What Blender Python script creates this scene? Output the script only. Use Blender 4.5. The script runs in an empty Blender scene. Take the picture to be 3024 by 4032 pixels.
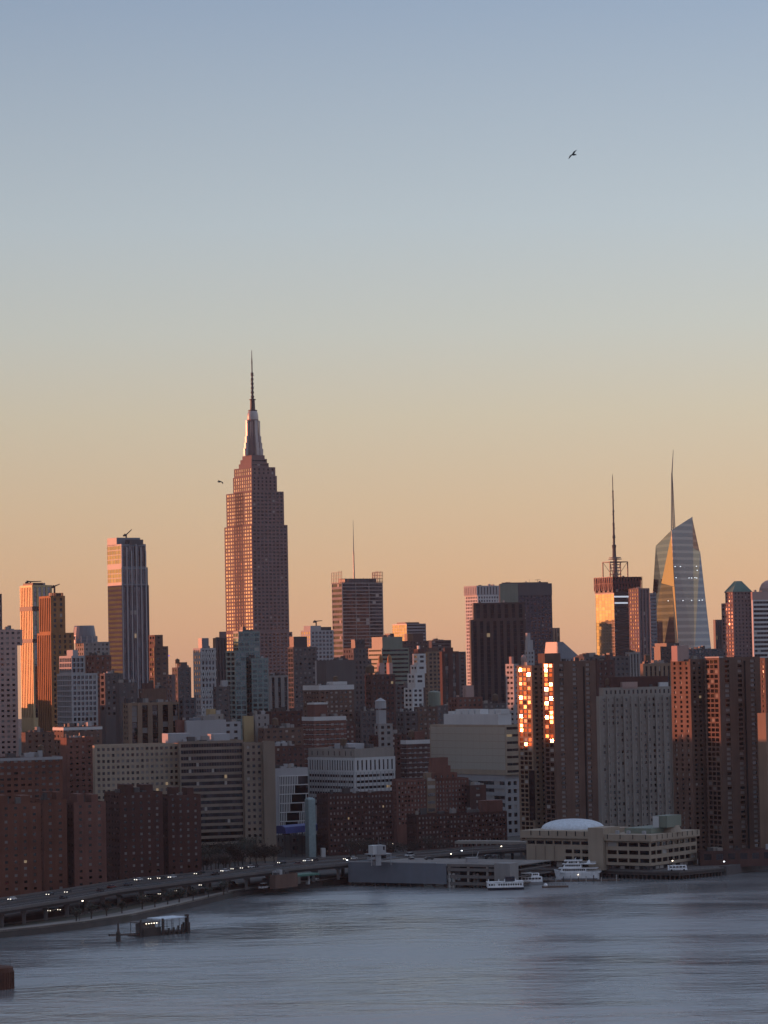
import bpy, math, random
from mathutils import Vector, Matrix
random.seed(11)
SC = bpy.context.scene
COL = SC.collection
R = math.radians

# ------------------------------------------------------------------ camera
CAMZ, F, ROLL, PITCH = 105.0, 12100.0, -0.019, 0.0493
cam_d = bpy.data.cameras.new("camera")
cam = bpy.data.objects.new("camera", cam_d)
COL.objects.link(cam)
cam_d.sensor_fit = 'HORIZONTAL'
cam_d.sensor_width = 36.0
cam_d.lens = 36.0 * F / 3024.0
cam_d.clip_start = 1.0
cam_d.clip_end = 60000.0
CM = Matrix.Rotation(math.pi / 2 + PITCH, 3, 'X') @ Matrix.Rotation(ROLL, 3, 'Z')
cam.matrix_world = Matrix.Translation((0, 0, CAMZ)) @ CM.to_4x4()
SC.camera = cam

# ------------------------------------------------------------------ world
SUN_AZ, SUN_EL = R(-70.0), R(1.25)          # azimuth measured from the view axis, clockwise positive
SUN = Vector((math.sin(SUN_AZ) * math.cos(SUN_EL), math.cos(SUN_AZ) * math.cos(SUN_EL), math.sin(SUN_EL)))
W = bpy.data.worlds.new("World")
SC.world = W
W.use_nodes = True
nt = W.node_tree
nt.nodes.clear()
def N(tree, typ, **kw):
    n = tree.nodes.new(typ)
    for k, v in kw.items():
        setattr(n, k, v)
    return n
def LK(tree, a, b): tree.links.new(a, b)
def mathn(tree, op, a, b=None, c=None, clamp=False):
    n = N(tree, 'ShaderNodeMath', operation=op, use_clamp=clamp)
    for i, v in enumerate((a, b, c)):
        if v is None: continue
        if isinstance(v, (int, float)): n.inputs[i].default_value = v
        else: LK(tree, v, n.inputs[i])
    return n.outputs[0]
def s2l(c):
    return tuple((x / 255 / 12.92) if x / 255 <= 0.04045 else ((x / 255 + 0.055) / 1.055) ** 2.4 for x in c)
def ramp(tree, fac, stops, interp='LINEAR'):
    n = N(tree, 'ShaderNodeValToRGB')
    cr = n.color_ramp
    cr.interpolation = interp
    while len(cr.elements) < len(stops): cr.elements.new(0.5)
    for e, (p, c) in zip(cr.elements, stops):
        e.position = p
        e.color = (c[0], c[1], c[2], 1)
    LK(tree, fac, n.inputs[0])
    return n.outputs[0]
tc = N(nt, 'ShaderNodeTexCoord')
nrm = N(nt, 'ShaderNodeVectorMath', operation='NORMALIZE')
LK(nt, tc.outputs['Generated'], nrm.inputs[0])
sep = N(nt, 'ShaderNodeSeparateXYZ')
LK(nt, nrm.outputs[0], sep.inputs[0])
elev = mathn(nt, 'MULTIPLY', sep.outputs[2], 1.0 / 0.5, clamp=True)
# elevation ramp (position = sin(elevation) / 0.5)
def ez(deg): return math.sin(R(deg)) / 0.5
sky_stops = [(0.0, s2l((210, 161, 129))), (ez(0.7), s2l((215, 170, 134))), (ez(1.6), s2l((215, 178, 141))), (ez(3.0), s2l((211, 187, 155))),
             (ez(4.6), s2l((204, 194, 172))), (ez(6.2), s2l((194, 197, 190))), (ez(8.2), s2l((181, 193, 200))),
             (ez(12.3), s2l((149, 168, 191))), (ez(20), s2l((146, 164, 190))), (1.0, s2l((152, 168, 196)))]
base_w = ramp(nt, elev, sky_stops)
# opposite the sunset the low sky is a dull blue-mauve
base_e = ramp(nt, elev, [(0.0, s2l((128, 128, 142))), (ez(4), s2l((148, 144, 157))), (ez(9), s2l((166, 164, 180))), (ez(20), s2l((162, 172, 193))), (1.0, s2l((152, 168, 196)))])
mxs = N(nt, 'ShaderNodeMix', data_type='RGBA')
LK(nt, mathn(nt, 'MULTIPLY_ADD', sep.outputs[1], 1.6, 0.35, clamp=True), mxs.inputs['Factor'])
LK(nt, base_e, mxs.inputs['A']); LK(nt, base_w, mxs.inputs['B'])
base = mxs.outputs['Result']
# broad warm glow round the low sun and its bright core (both outside the frame, to the left)
sd = N(nt, 'ShaderNodeVectorMath', operation='DOT_PRODUCT')
LK(nt, nrm.outputs[0], sd.inputs[0])
sd.inputs[1].default_value = SUN
dpos = mathn(nt, 'MAXIMUM', sd.outputs['Value'], 0.0)
zfall = mathn(nt, 'POWER', 2.718, mathn(nt, 'MULTIPLY', mathn(nt, 'ABSOLUTE', sep.outputs[2]), -9.0))
wide = mathn(nt, 'MULTIPLY', mathn(nt, 'POWER', dpos, 12.0), mathn(nt, 'MULTIPLY', zfall, 1.9))
core = mathn(nt, 'MULTIPLY', mathn(nt, 'POWER', dpos, 300.0), 1.0)
def colscale(fac, col):
    n = N(nt, 'ShaderNodeVectorMath', operation='SCALE')
    n.inputs[0].default_value = col
    LK(nt, fac, n.inputs['Scale'])
    return n.outputs[0]
def vadd(a, b, op='ADD'):
    n = N(nt, 'ShaderNodeVectorMath', operation=op)
    LK(nt, a, n.inputs[0]); LK(nt, b, n.inputs[1])
    return n.outputs[0]
glow = vadd(colscale(wide, (1.0, 0.42, 0.12)), colscale(core, (1.0, 0.45, 0.12)))
# the sky dims behind the viewer; leftward dimming stands in for a window pane's veil
away = mathn(nt, 'ADD', mathn(nt, 'MULTIPLY_ADD', sep.outputs[1], 0.12, 0.86), mathn(nt, 'MULTIPLY', sep.outputs[0], 0.45))
away = mathn(nt, 'MINIMUM', mathn(nt, 'MAXIMUM', away, 0.75), 1.15)
dim = N(nt, 'ShaderNodeVectorMath', operation='SCALE')
LK(nt, base, dim.inputs[0]); LK(nt, away, dim.inputs['Scale'])
sky = N(nt, 'ShaderNodeTexSky', sky_type='NISHITA')
sky.sun_disc = False
sky.sun_elevation = SUN_EL
sky.sun_rotation = SUN_AZ
sky.altitude = 100.0
skys = N(nt, 'ShaderNodeVectorMath', operation='SCALE')
LK(nt, sky.outputs[0], skys.inputs[0]); skys.inputs['Scale'].default_value = 0.012
tot = vadd(vadd(dim.outputs[0], glow), skys.outputs[0])
bg = N(nt, 'ShaderNodeBackground')
LK(nt, tot, bg.inputs[0])
bg.inputs[1].default_value = 1.0
wo = N(nt, 'ShaderNodeOutputWorld')
LK(nt, bg.outputs[0], wo.inputs[0])

# ------------------------------------------------------------------ sun lamp, exposure
sl = bpy.data.lights.new("sun", 'SUN')
sl.energy = 5.0
sl.angle = R(0.5)
sl.color = (1.0, 0.32, 0.165)
so = bpy.data.objects.new("sun", sl)
COL.objects.link(so)
so.rotation_euler = SUN.to_track_quat('Z', 'Y').to_euler()
so.location = (-300, 300, 500)
SC.view_settings.view_transform = 'Standard'
SC.view_settings.look = 'None'
SC.view_settings.exposure = 0.0
SC.view_settings.gamma = 1.0
SC.view_settings.use_curve_mapping = False
SC.render.engine = 'CYCLES'
SC.cycles.use_denoising = True
SC.cycles.denoiser = 'OPENIMAGEDENOISE'
SC.cycles.denoising_prefilter = 'ACCURATE'
SC.cycles.max_bounces = 5
SC.cycles.diffuse_bounces = 2
SC.cycles.glossy_bounces = 4
SC.cycles.transmission_bounces = 1
SC.cycles.sample_clamp_indirect = 4.0
SC.cycles.caustics_reflective = False
SC.cycles.caustics_refractive = False

# ------------------------------------------------------------------ measuring helpers: photograph pixel + depth (or height) -> place in the world
def ray(px, py):
    v = CM @ Vector(((px - 1512.0) / F, (2016.0 - py) / F, -1.0))
    return v
def P(px, py, d):
    v = ray(px, py); t = d / v.y
    return Vector((v.x * t, d, CAMZ + v.z * t))
def PZ(px, py, z):
    v = ray(px, py); t = (z - CAMZ) / v.z
    return Vector((v.x * t, v.y * t, z))

# ------------------------------------------------------------------ materials
M = {}
def base_mat(name):
    m = bpy.data.materials.new(name)
    m.use_nodes = True
    t = m.node_tree
    b = t.nodes['Principled BSDF']
    return m, t, b
def mat_wall(name, rgb, rough=0.85, var=0.28, scale=0.06, spec=0.3, metal=0.0, streak=True):
    m, t, b = base_mat(name)
    tcn = N(t, 'ShaderNodeTexCoord')
    n1 = N(t, 'ShaderNodeTexNoise'); n1.inputs['Scale'].default_value = scale; n1.inputs['Detail'].default_value = 5.0
    LK(t, tcn.outputs['Object'], n1.inputs['Vector'])
    mp = N(t, 'ShaderNodeMapping'); mp.inputs['Scale'].default_value = (0.55, 0.55, 0.035)
    LK(t, tcn.outputs['Object'], mp.inputs['Vector'])
    n2 = N(t, 'ShaderNodeTexNoise'); n2.inputs['Scale'].default_value = 1.0; n2.inputs['Detail'].default_value = 3.0
    LK(t, mp.outputs[0], n2.inputs['Vector'])
    mix = mathn(t, 'MULTIPLY_ADD', n1.outputs[0], 0.6, mathn(t, 'MULTIPLY', n2.outputs[0], 0.4 if streak else 0.0))
    lo = 1.0 - var
    c = ramp(t, mix, [(0.28, tuple(x * lo for x in rgb)), (0.72, tuple(min(1, x * (1 + var * 0.8)) for x in rgb))])
    LK(t, c, b.inputs['Base Color'])
    b.inputs['Roughness'].default_value = rough
    b.inputs['Specular IOR Level'].default_value = spec
    b.inputs['Metallic'].default_value = metal
    M[name] = m
    return m
def mat_plain(name, rgb, rough=0.6, metal=0.0, spec=0.4):
    m, t, b = base_mat(name)
    tcn = N(t, 'ShaderNodeTexCoord')
    n1 = N(t, 'ShaderNodeTexNoise'); n1.inputs['Scale'].default_value = 0.7; n1.inputs['Detail'].default_value = 4.0
    LK(t, tcn.outputs['Object'], n1.inputs['Vector'])
    c = ramp(t, n1.outputs[0], [(0.3, tuple(x * 0.82 for x in rgb)), (0.7, tuple(min(1, x * 1.12) for x in rgb))])
    LK(t, c, b.inputs['Base Color'])
    b.inputs['Roughness'].default_value = rough
    b.inputs['Metallic'].default_value = metal
    b.inputs['Specular IOR Level'].default_value = spec
    M[name] = m
    return m
def mat_emit(name, rgb, strength):
    m, t, b = base_mat(name)
    b.inputs['Base Color'].default_value = (*rgb, 1)
    b.inputs['Emission Color'].default_value = (*rgb, 1)
    b.inputs['Emission Strength'].default_value = strength
    M[name] = m
    return m
def mat_glass(name, rgb, rough=0.07, tilt=0.035, var=0.5, blind=0.1, lit=0.003, blindcol=(0.34, 0.32, 0.30)):
    """Dark window glass: a tinted mirror, each pane a little different in tint and tilt; a few have blinds, very few are lit."""
    m, t, b = base_mat(name)
    oi = N(t, 'ShaderNodeObjectInfo')
    ge = N(t, 'ShaderNodeNewGeometry')
    s = mathn(t, 'MULTIPLY_ADD', oi.outputs['Random'], 937.3, mathn(t, 'MULTIPLY', ge.outputs['Random Per Island'], 1571.7))
    wn = N(t, 'ShaderNodeTexWhiteNoise', noise_dimensions='1D')
    LK(t, s, wn.inputs['W'])
    wn2 = N(t, 'ShaderNodeTexWhiteNoise', noise_dimensions='1D')
    LK(t, mathn(t, 'ADD', s, 37.7), wn2.inputs['W'])
    # tilt
    v = N(t, 'ShaderNodeVectorMath', operation='SUBTRACT'); LK(t, wn.outputs['Color'], v.inputs[0]); v.inputs[1].default_value = (0.5, 0.5, 0.5)
    v2 = N(t, 'ShaderNodeVectorMath', operation='SCALE'); LK(t, v.outputs[0], v2.inputs[0]); v2.inputs['Scale'].default_value = tilt
    v3 = N(t, 'ShaderNodeVectorMath', operation='ADD'); LK(t, v2.outputs[0], v3.inputs[0]); LK(t, ge.outputs['Normal'], v3.inputs[1])
    v4 = N(t, 'ShaderNodeVectorMath', operation='NORMALIZE'); LK(t, v3.outputs[0], v4.inputs[0])
    c = ramp(t, wn2.outputs['Value'], [(0.0, tuple(x * (1 - var) for x in rgb)), (1.0, tuple(x * (1 + var) for x in rgb))])
    isb = mathn(t, 'GREATER_THAN', wn.outputs['Value'], 1.0 - blind)
    mx = N(t, 'ShaderNodeMix', data_type='RGBA')
    LK(t, isb, mx.inputs['Factor']); LK(t, c, mx.inputs['A']); mx.inputs['B'].default_value = (*blindcol, 1)
    LK(t, mx.outputs['Result'], b.inputs['Base Color'])
    LK(t, mathn(t, 'SUBTRACT', 1.0, isb), b.inputs['Metallic'])
    LK(t, mathn(t, 'MULTIPLY_ADD', isb, 0.6, rough), b.inputs['Roughness'])
    LK(t, v4.outputs[0], b.inputs['Normal'])
    if lit > 0:
        il = mathn(t, 'LESS_THAN', wn.outputs['Value'], lit)
        b.inputs['Emission Color'].default_value = (1.0, 0.72, 0.42, 1)
        LK(t, mathn(t, 'MULTIPLY', il, 0.2), b.inputs['Emission Strength'])
    M[name] = m
    return m

mat_wall('brick_red', (0.145, 0.06, 0.04), var=0.4)
mat_wall('brick', (0.165, 0.075, 0.058), var=0.4)
mat_wall('brick_dark', (0.09, 0.047, 0.04), var=0.4)
mat_wall('brick_deep', (0.075, 0.034, 0.028))
mat_wall('brick_brown', (0.138, 0.086, 0.066), var=0.38)
mat_wall('brick_tan', (0.24, 0.17, 0.12))
mat_wall('beige', (0.36, 0.29, 0.22), var=0.18)
mat_wall('beige_dark', (0.23, 0.185, 0.145), var=0.2)
mat_wall('limestone', (0.19, 0.135, 0.132), var=0.15)
mat_wall('stone_grey', (0.27, 0.255, 0.245), var=0.2)
mat_wall('stone_dark', (0.105, 0.095, 0.095), var=0.25)
mat_wall('concrete', (0.30, 0.27, 0.24), var=0.2)
mat_wall('concrete_dark', (0.13, 0.12, 0.115), var=0.25)
mat_wall('white_panel', (0.55, 0.55, 0.545), rough=0.6, var=0.12)
mat_wall('pale_grey', (0.35, 0.35, 0.36), rough=0.65, var=0.14)
mat_wall('dark_metal', (0.055, 0.05, 0.052), rough=0.5, var=0.2)
mat_wall('dark_brown', (0.062, 0.042, 0.036), rough=0.5, var=0.25)
mat_wall('teal_panel', (0.17, 0.225, 0.22), rough=0.5, var=0.2)
mat_wall('green_panel', (0.18, 0.21, 0.17), rough=0.5, var=0.2)
mat_wall('blue_grey', (0.17, 0.19, 0.22), rough=0.4, var=0.2)
mat_wall('mullion', (0.22, 0.23, 0.25), rough=0.4, var=0.12)
mat_wall('mullion_dark', (0.07, 0.075, 0.085), rough=0.4, var=0.15)
mat_wall('bronze', (0.31, 0.165, 0.075), rough=0.7, var=0.25, metal=0.2, spec=0.1)
mat_wall('bronze_pale', (0.48, 0.38, 0.215), rough=0.55, var=0.2, metal=0.35, spec=0.15)
mat_wall('blue_dark', (0.075, 0.076, 0.095), rough=0.95, var=0.2, spec=0.0)
mat_wall('beige_sky_glass', (0.50, 0.475, 0.41), rough=0.32, var=0.06, metal=0.45, scale=0.02)  # pale sky reflection put into a partly diffuse beige
mat_wall('copper_green', (0.10, 0.19, 0.165), rough=0.7, var=0.25)
mat_wall('roof', (0.12, 0.115, 0.115), rough=0.9, var=0.3, scale=0.2, streak=False)
mat_wall('roof_pale', (0.40, 0.40, 0.41), rough=0.8, var=0.3, scale=0.2, streak=False)
mat_wall('tan_wall', (0.40, 0.30, 0.16), var=0.15)
mat_wall('pink_stone_glow', (0.42, 0.29, 0.26), var=0.15)  # pink stone; on small roof pieces it stands in for orange sunlight
mat_wall('garage_screen', (0.155, 0.175, 0.205), rough=0.5, var=0.12, scale=0.25)
mat_wall('garage_deck', (0.17, 0.155, 0.145), var=0.25)
mat_wall('pile', (0.06, 0.05, 0.045), var=0.3, scale=0.8)
mat_wall('pile_pale', (0.40, 0.39, 0.37), var=0.25, scale=0.8)
mat_wall('void', (0.012, 0.012, 0.014), rough=0.9)
mat_plain('steel', (0.22, 0.21, 0.21), rough=0.45, metal=0.5)
mat_plain('spire_steel', (0.17, 0.18, 0.19), rough=0.8, metal=0.0, spec=0.1)
mat_plain('steel_dark', (0.07, 0.06, 0.06), rough=0.5, metal=0.3)
mat_plain('red_steel', (0.22, 0.05, 0.05), rough=0.5)
mat_plain('boat_white', (0.86, 0.87, 0.88), rough=0.35)
mat_plain('boat_navy', (0.02, 0.024, 0.045), rough=0.4)
mat_plain('boat_wood', (0.12, 0.08, 0.06), rough=0.7)
mat_plain('dome_white', (0.60, 0.65, 0.70), rough=0.5)
mat_plain('tarp_blue', (0.05, 0.07, 0.24), rough=0.5)
mat_plain('teal_box', (0.25, 0.33, 0.34), rough=0.5)
mat_plain('green_canopy', (0.06, 0.16, 0.12), rough=0.6)
mat_plain('roof_white', (0.62, 0.68, 0.74), rough=0.6)
mat_plain('rubber', (0.02, 0.02, 0.02), rough=0.8)
mat_plain('gull', (0.05, 0.055, 0.06), rough=0.8)
mat_plain('wood_tank', (0.11, 0.075, 0.05), rough=0.85)
for nm, c in (('car_dark', (0.03, 0.032, 0.036)), ('car_white', (0.6, 0.6, 0.6)), ('car_grey', (0.2, 0.2, 0.21)), ('car_red', (0.16, 0.03, 0.025))):
    mat_plain(nm, c, rough=0.3)
mat_emit('headlight_glow', (1.0, 0.90, 0.74), 2.2)
mat_emit('tail_glow', (1.0, 0.08, 0.05), 3.5)
mat_emit('lamp_glow', (1.0, 0.86, 0.66), 5.0)
mat_emit('lamp_cool', (0.85, 0.92, 1.0), 6.0)
mat_emit('lamp_dim', (0.85, 0.92, 1.0), 1.6)
mat_emit('strip_cool', (0.80, 0.88, 1.0), 0.55)
mat_emit('strip_violet', (0.30, 0.16, 0.9), 0.5)
mat_glass('w', (0.075, 0.075, 0.08), blind=0.2, blindcol=(0.2, 0.19, 0.185))
mat_glass('w_blind', (0.10, 0.10, 0.105), blind=0.35)
mat_glass('w_pale', (0.11, 0.11, 0.115), blind=0.55, blindcol=(0.26, 0.235, 0.225), lit=0.004)
mat_glass('w_dusk', (0.13, 0.105, 0.095), tilt=0.02, blind=0.1, var=0.6, rough=0.055, lit=0.0, blindcol=(0.12, 0.11, 0.105))  # warm tint holds the orange sun on the central tower's left windows
mat_glass('w_flash', (0.078, 0.031, 0.012), tilt=0.07, blind=0.1, var=0.9, rough=0.095, lit=0.0)  # orange of the sun flash put into the pane tint
mat_glass('w_black', (0.018, 0.02, 0.026), blind=0.0, lit=0.002)
mat_glass('w_dark', (0.04, 0.042, 0.05), blind=0.03, lit=0.003)
mat_glass('w_esb_lit', (0.58, 0.47, 0.45), tilt=0.03, blind=0.0, lit=0.002, var=0.35)  # bright copy of window glass, holds the sun on the skyscraper's left side
mat_glass('w_sun', (0.21, 0.17, 0.15), tilt=0.02, blind=0.12, var=0.5, rough=0.055)  # brighter, warmer copy of the window glass for sun-facing sides
mat_glass('curtain', (0.22, 0.23, 0.255), tilt=0.012, var=0.25, blind=0.02, lit=0.003, rough=0.05)
mat_glass('curtain_dark', (0.095, 0.10, 0.12), tilt=0.014, var=0.3, blind=0.02, lit=0.003, rough=0.06)
mat_glass('curtain_sunset_gold', (0.42, 0.36, 0.25), tilt=0.008, var=0.15, blind=0.0, lit=0.0, rough=0.05)  # sunset reflection of the left faces put into the glass tint
mat_glass('curtain_teal', (0.10, 0.135, 0.15), tilt=0.014, var=0.3, blind=0.02, lit=0.004, rough=0.06)
mat_glass('curtain_beige', (0.44, 0.42, 0.37), tilt=0.006, var=0.05, blind=0.0, lit=0.0, rough=0.33)

# ------------------------------------------------------------------ mesh helpers
class MB:
    def __init__(s): s.v = []; s.f = []
    def quad(s, a, b, c, d):
        i = len(s.v); s.v += [tuple(a), tuple(b), tuple(c), tuple(d)]; s.f.append((i, i + 1, i + 2, i + 3))
    def poly(s, pts):
        i = len(s.v); s.v += [tuple(p) for p in pts]; s.f.append(tuple(range(i, i + len(pts))))
    def box(s, x0, y0, z0, x1, y1, z1):
        i = len(s.v)
        s.v += [(x0, y0, z0), (x1, y0, z0), (x1, y1, z0), (x0, y1, z0), (x0, y0, z1), (x1, y0, z1), (x1, y1, z1), (x0, y1, z1)]
        for f in ((0, 3, 2, 1), (4, 5, 6, 7), (0, 1, 5, 4), (1, 2, 6, 5), (2, 3, 7, 6), (3, 0, 4, 7)): s.f.append(tuple(i + k for k in f))
    def prism(s, pts, z0, z1, top=True, bottom=True, pts1=None):
        n = len(pts); i = len(s.v); q = pts1 or pts
        s.v += [(p[0], p[1], z0) for p in pts] + [(p[0], p[1], z1) for p in q]
        for k in range(n): s.f.append((i + k, i + (k + 1) % n, i + n + (k + 1) % n, i + n + k))
        if top: s.f.append(tuple(i + n + k for k in range(n)))
        if bottom: s.f.append(tuple(i + n - 1 - k for k in range(n)))
    def cyl(s, cx, cy, z0, z1, r0, r1=None, n=12, sx=1.0, sy=1.0):
        r1 = r0 if r1 is None else r1
        a = [(cx + sx * r0 * math.cos(2 * math.pi * k / n), cy + sy * r0 * math.sin(2 * math.pi * k / n)) for k in range(n)]
        b = [(cx + sx * r1 * math.cos(2 * math.pi * k / n), cy + sy * r1 * math.sin(2 * math.pi * k / n)) for k in range(n)]
        s.prism(a, z0, z1, pts1=b)
    def bar(s, a, b, r, r1=None, n=4):
        a, b = Vector(a), Vector(b); r1 = r if r1 is None else r1
        d = (b - a).normalized()
        u = d.cross(Vector((0, 0, 1)) if abs(d.z) < 0.9 else Vector((1, 0, 0))).normalized(); w = d.cross(u)
        i = len(s.v)
        for c, rr in ((a, r), (b, r1)):
            for k in range(n):
                an = 2 * math.pi * (k + 0.5) / n
                s.v.append(tuple(c + u * (rr * math.cos(an)) + w * (rr * math.sin(an))))
        for k in range(n): s.f.append((i + k, i + (k + 1) % n, i + n + (k + 1) % n, i + n + k))
        s.f.append(tuple(i + n - 1 - k for k in range(n))); s.f.append(tuple(i + n + k for k in range(n)))
    def lathe(s, prof, cx=0, cy=0, n=16, sx=1.0, sy=1.0):
        i = len(s.v)
        for r, z in prof:
            for k in range(n):
                a = 2 * math.pi * k / n
                s.v.append((cx + sx * r * math.cos(a), cy + sy * r * math.sin(a), z))
        for j in range(len(prof) - 1):
            for k in range(n):
                s.f.append((i + j * n + k, i + j * n + (k + 1) % n, i + (j + 1) * n + (k + 1) % n, i + (j + 1) * n + k))
        s.f.append(tuple(i + (len(prof) - 1) * n + k for k in range(n)))
    def mesh(s, name, mat):
        me = bpy.data.meshes.new(name)
        me.from_pydata(s.v, [], s.f)
        me.materials.append(M[mat] if isinstance(mat, str) else mat)
        return me
    def build(s, name, mat, parent=None, loc=None, smooth=False, **props):
        me = s.mesh(name, mat)
        if smooth:
            me.polygons.foreach_set('use_smooth', [True] * len(me.polygons))
        o = bpy.data.objects.new(name, me)
        COL.objects.link(o)
        if parent: o.parent = parent
        if loc is not None: o.location = loc
        for k, v in props.items(): o[k] = v
        return o
def empty(name, loc, rz=0.0, label=None, cat=None, group=None):
    o = bpy.data.objects.new(name, None)
    COL.objects.link(o)
    o.location = loc; o.rotation_euler = (0, 0, rz)
    o.empty_display_size = 2.0
    if label: o['label'] = label
    if cat: o['category'] = cat
    if group: o['group'] = group
    return o
def tag(o, label, cat, group=None):
    o['label'] = label; o['category'] = cat
    if group: o['group'] = group
    return o
def copy_tree(o, parent=None):
    c = o.copy(); COL.objects.link(c)
    if parent: c.parent = parent
    for ch in list(o.children): copy_tree(ch, c)
    return c

# ------------------------------------------------------------------ facade patterns
def pun(bay, flo, ww=0.55, wh=0.5, g='w', mg=0.8, rec=0.3): return dict(k='p', bay=bay, flo=flo, ww=ww, wh=wh, g=g, mg=mg, rec=rec, part='window')
def rib(flo, wh=0.5, pane=2.5, g='w_dark', mg=0.8, nb=1, rec=0.35): return dict(k='r', bay=pane, flo=flo, ww=1.0, wh=wh, g=g, mg=mg, nb=nb, rec=rec, part='window_band')
def strp(bay, flo, ww=0.5, g='w_dark', mg=0.8, rec=0.5): return dict(k='s', bay=bay, flo=flo, ww=ww, wh=0.94, g=g, mg=mg, rec=rec, part='window_strip')
def cur(bay, flo, g='curtain', ww=0.92, wh=0.82): return dict(k='p', bay=bay, flo=flo, ww=ww, wh=wh, g=g, mg=0.3, rec=0.12, part='glass_panel')

CITY = 'buildings of the city across the river'
PANE_CACHE = {}
def pane_mesh(w, h, nx, nz, g, part):
    key = (round(w, 1), round(h, 1), nx, nz, g, part)
    if key not in PANE_CACHE:
        mb = MB()
        for i in range(nx):
            for j in range(nz):
                a, b = -w / 2 + w * i / nx, -w / 2 + w * (i + 1) / nx
                c, d = -h / 2 + h * j / nz, -h / 2 + h * (j + 1) / nz
                gx = 0.05 if nx > 1 else 0.0; gz = 0.12 if nz > 1 else 0.0
                mb.quad((a + gx, 0, c + gz), (b - gx, 0, c + gz), (b - gx, 0, d - gz), (a + gx, 0, d - gz))
        PANE_CACHE[key] = mb.mesh(part, g)
    return PANE_CACHE[key]

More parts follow.
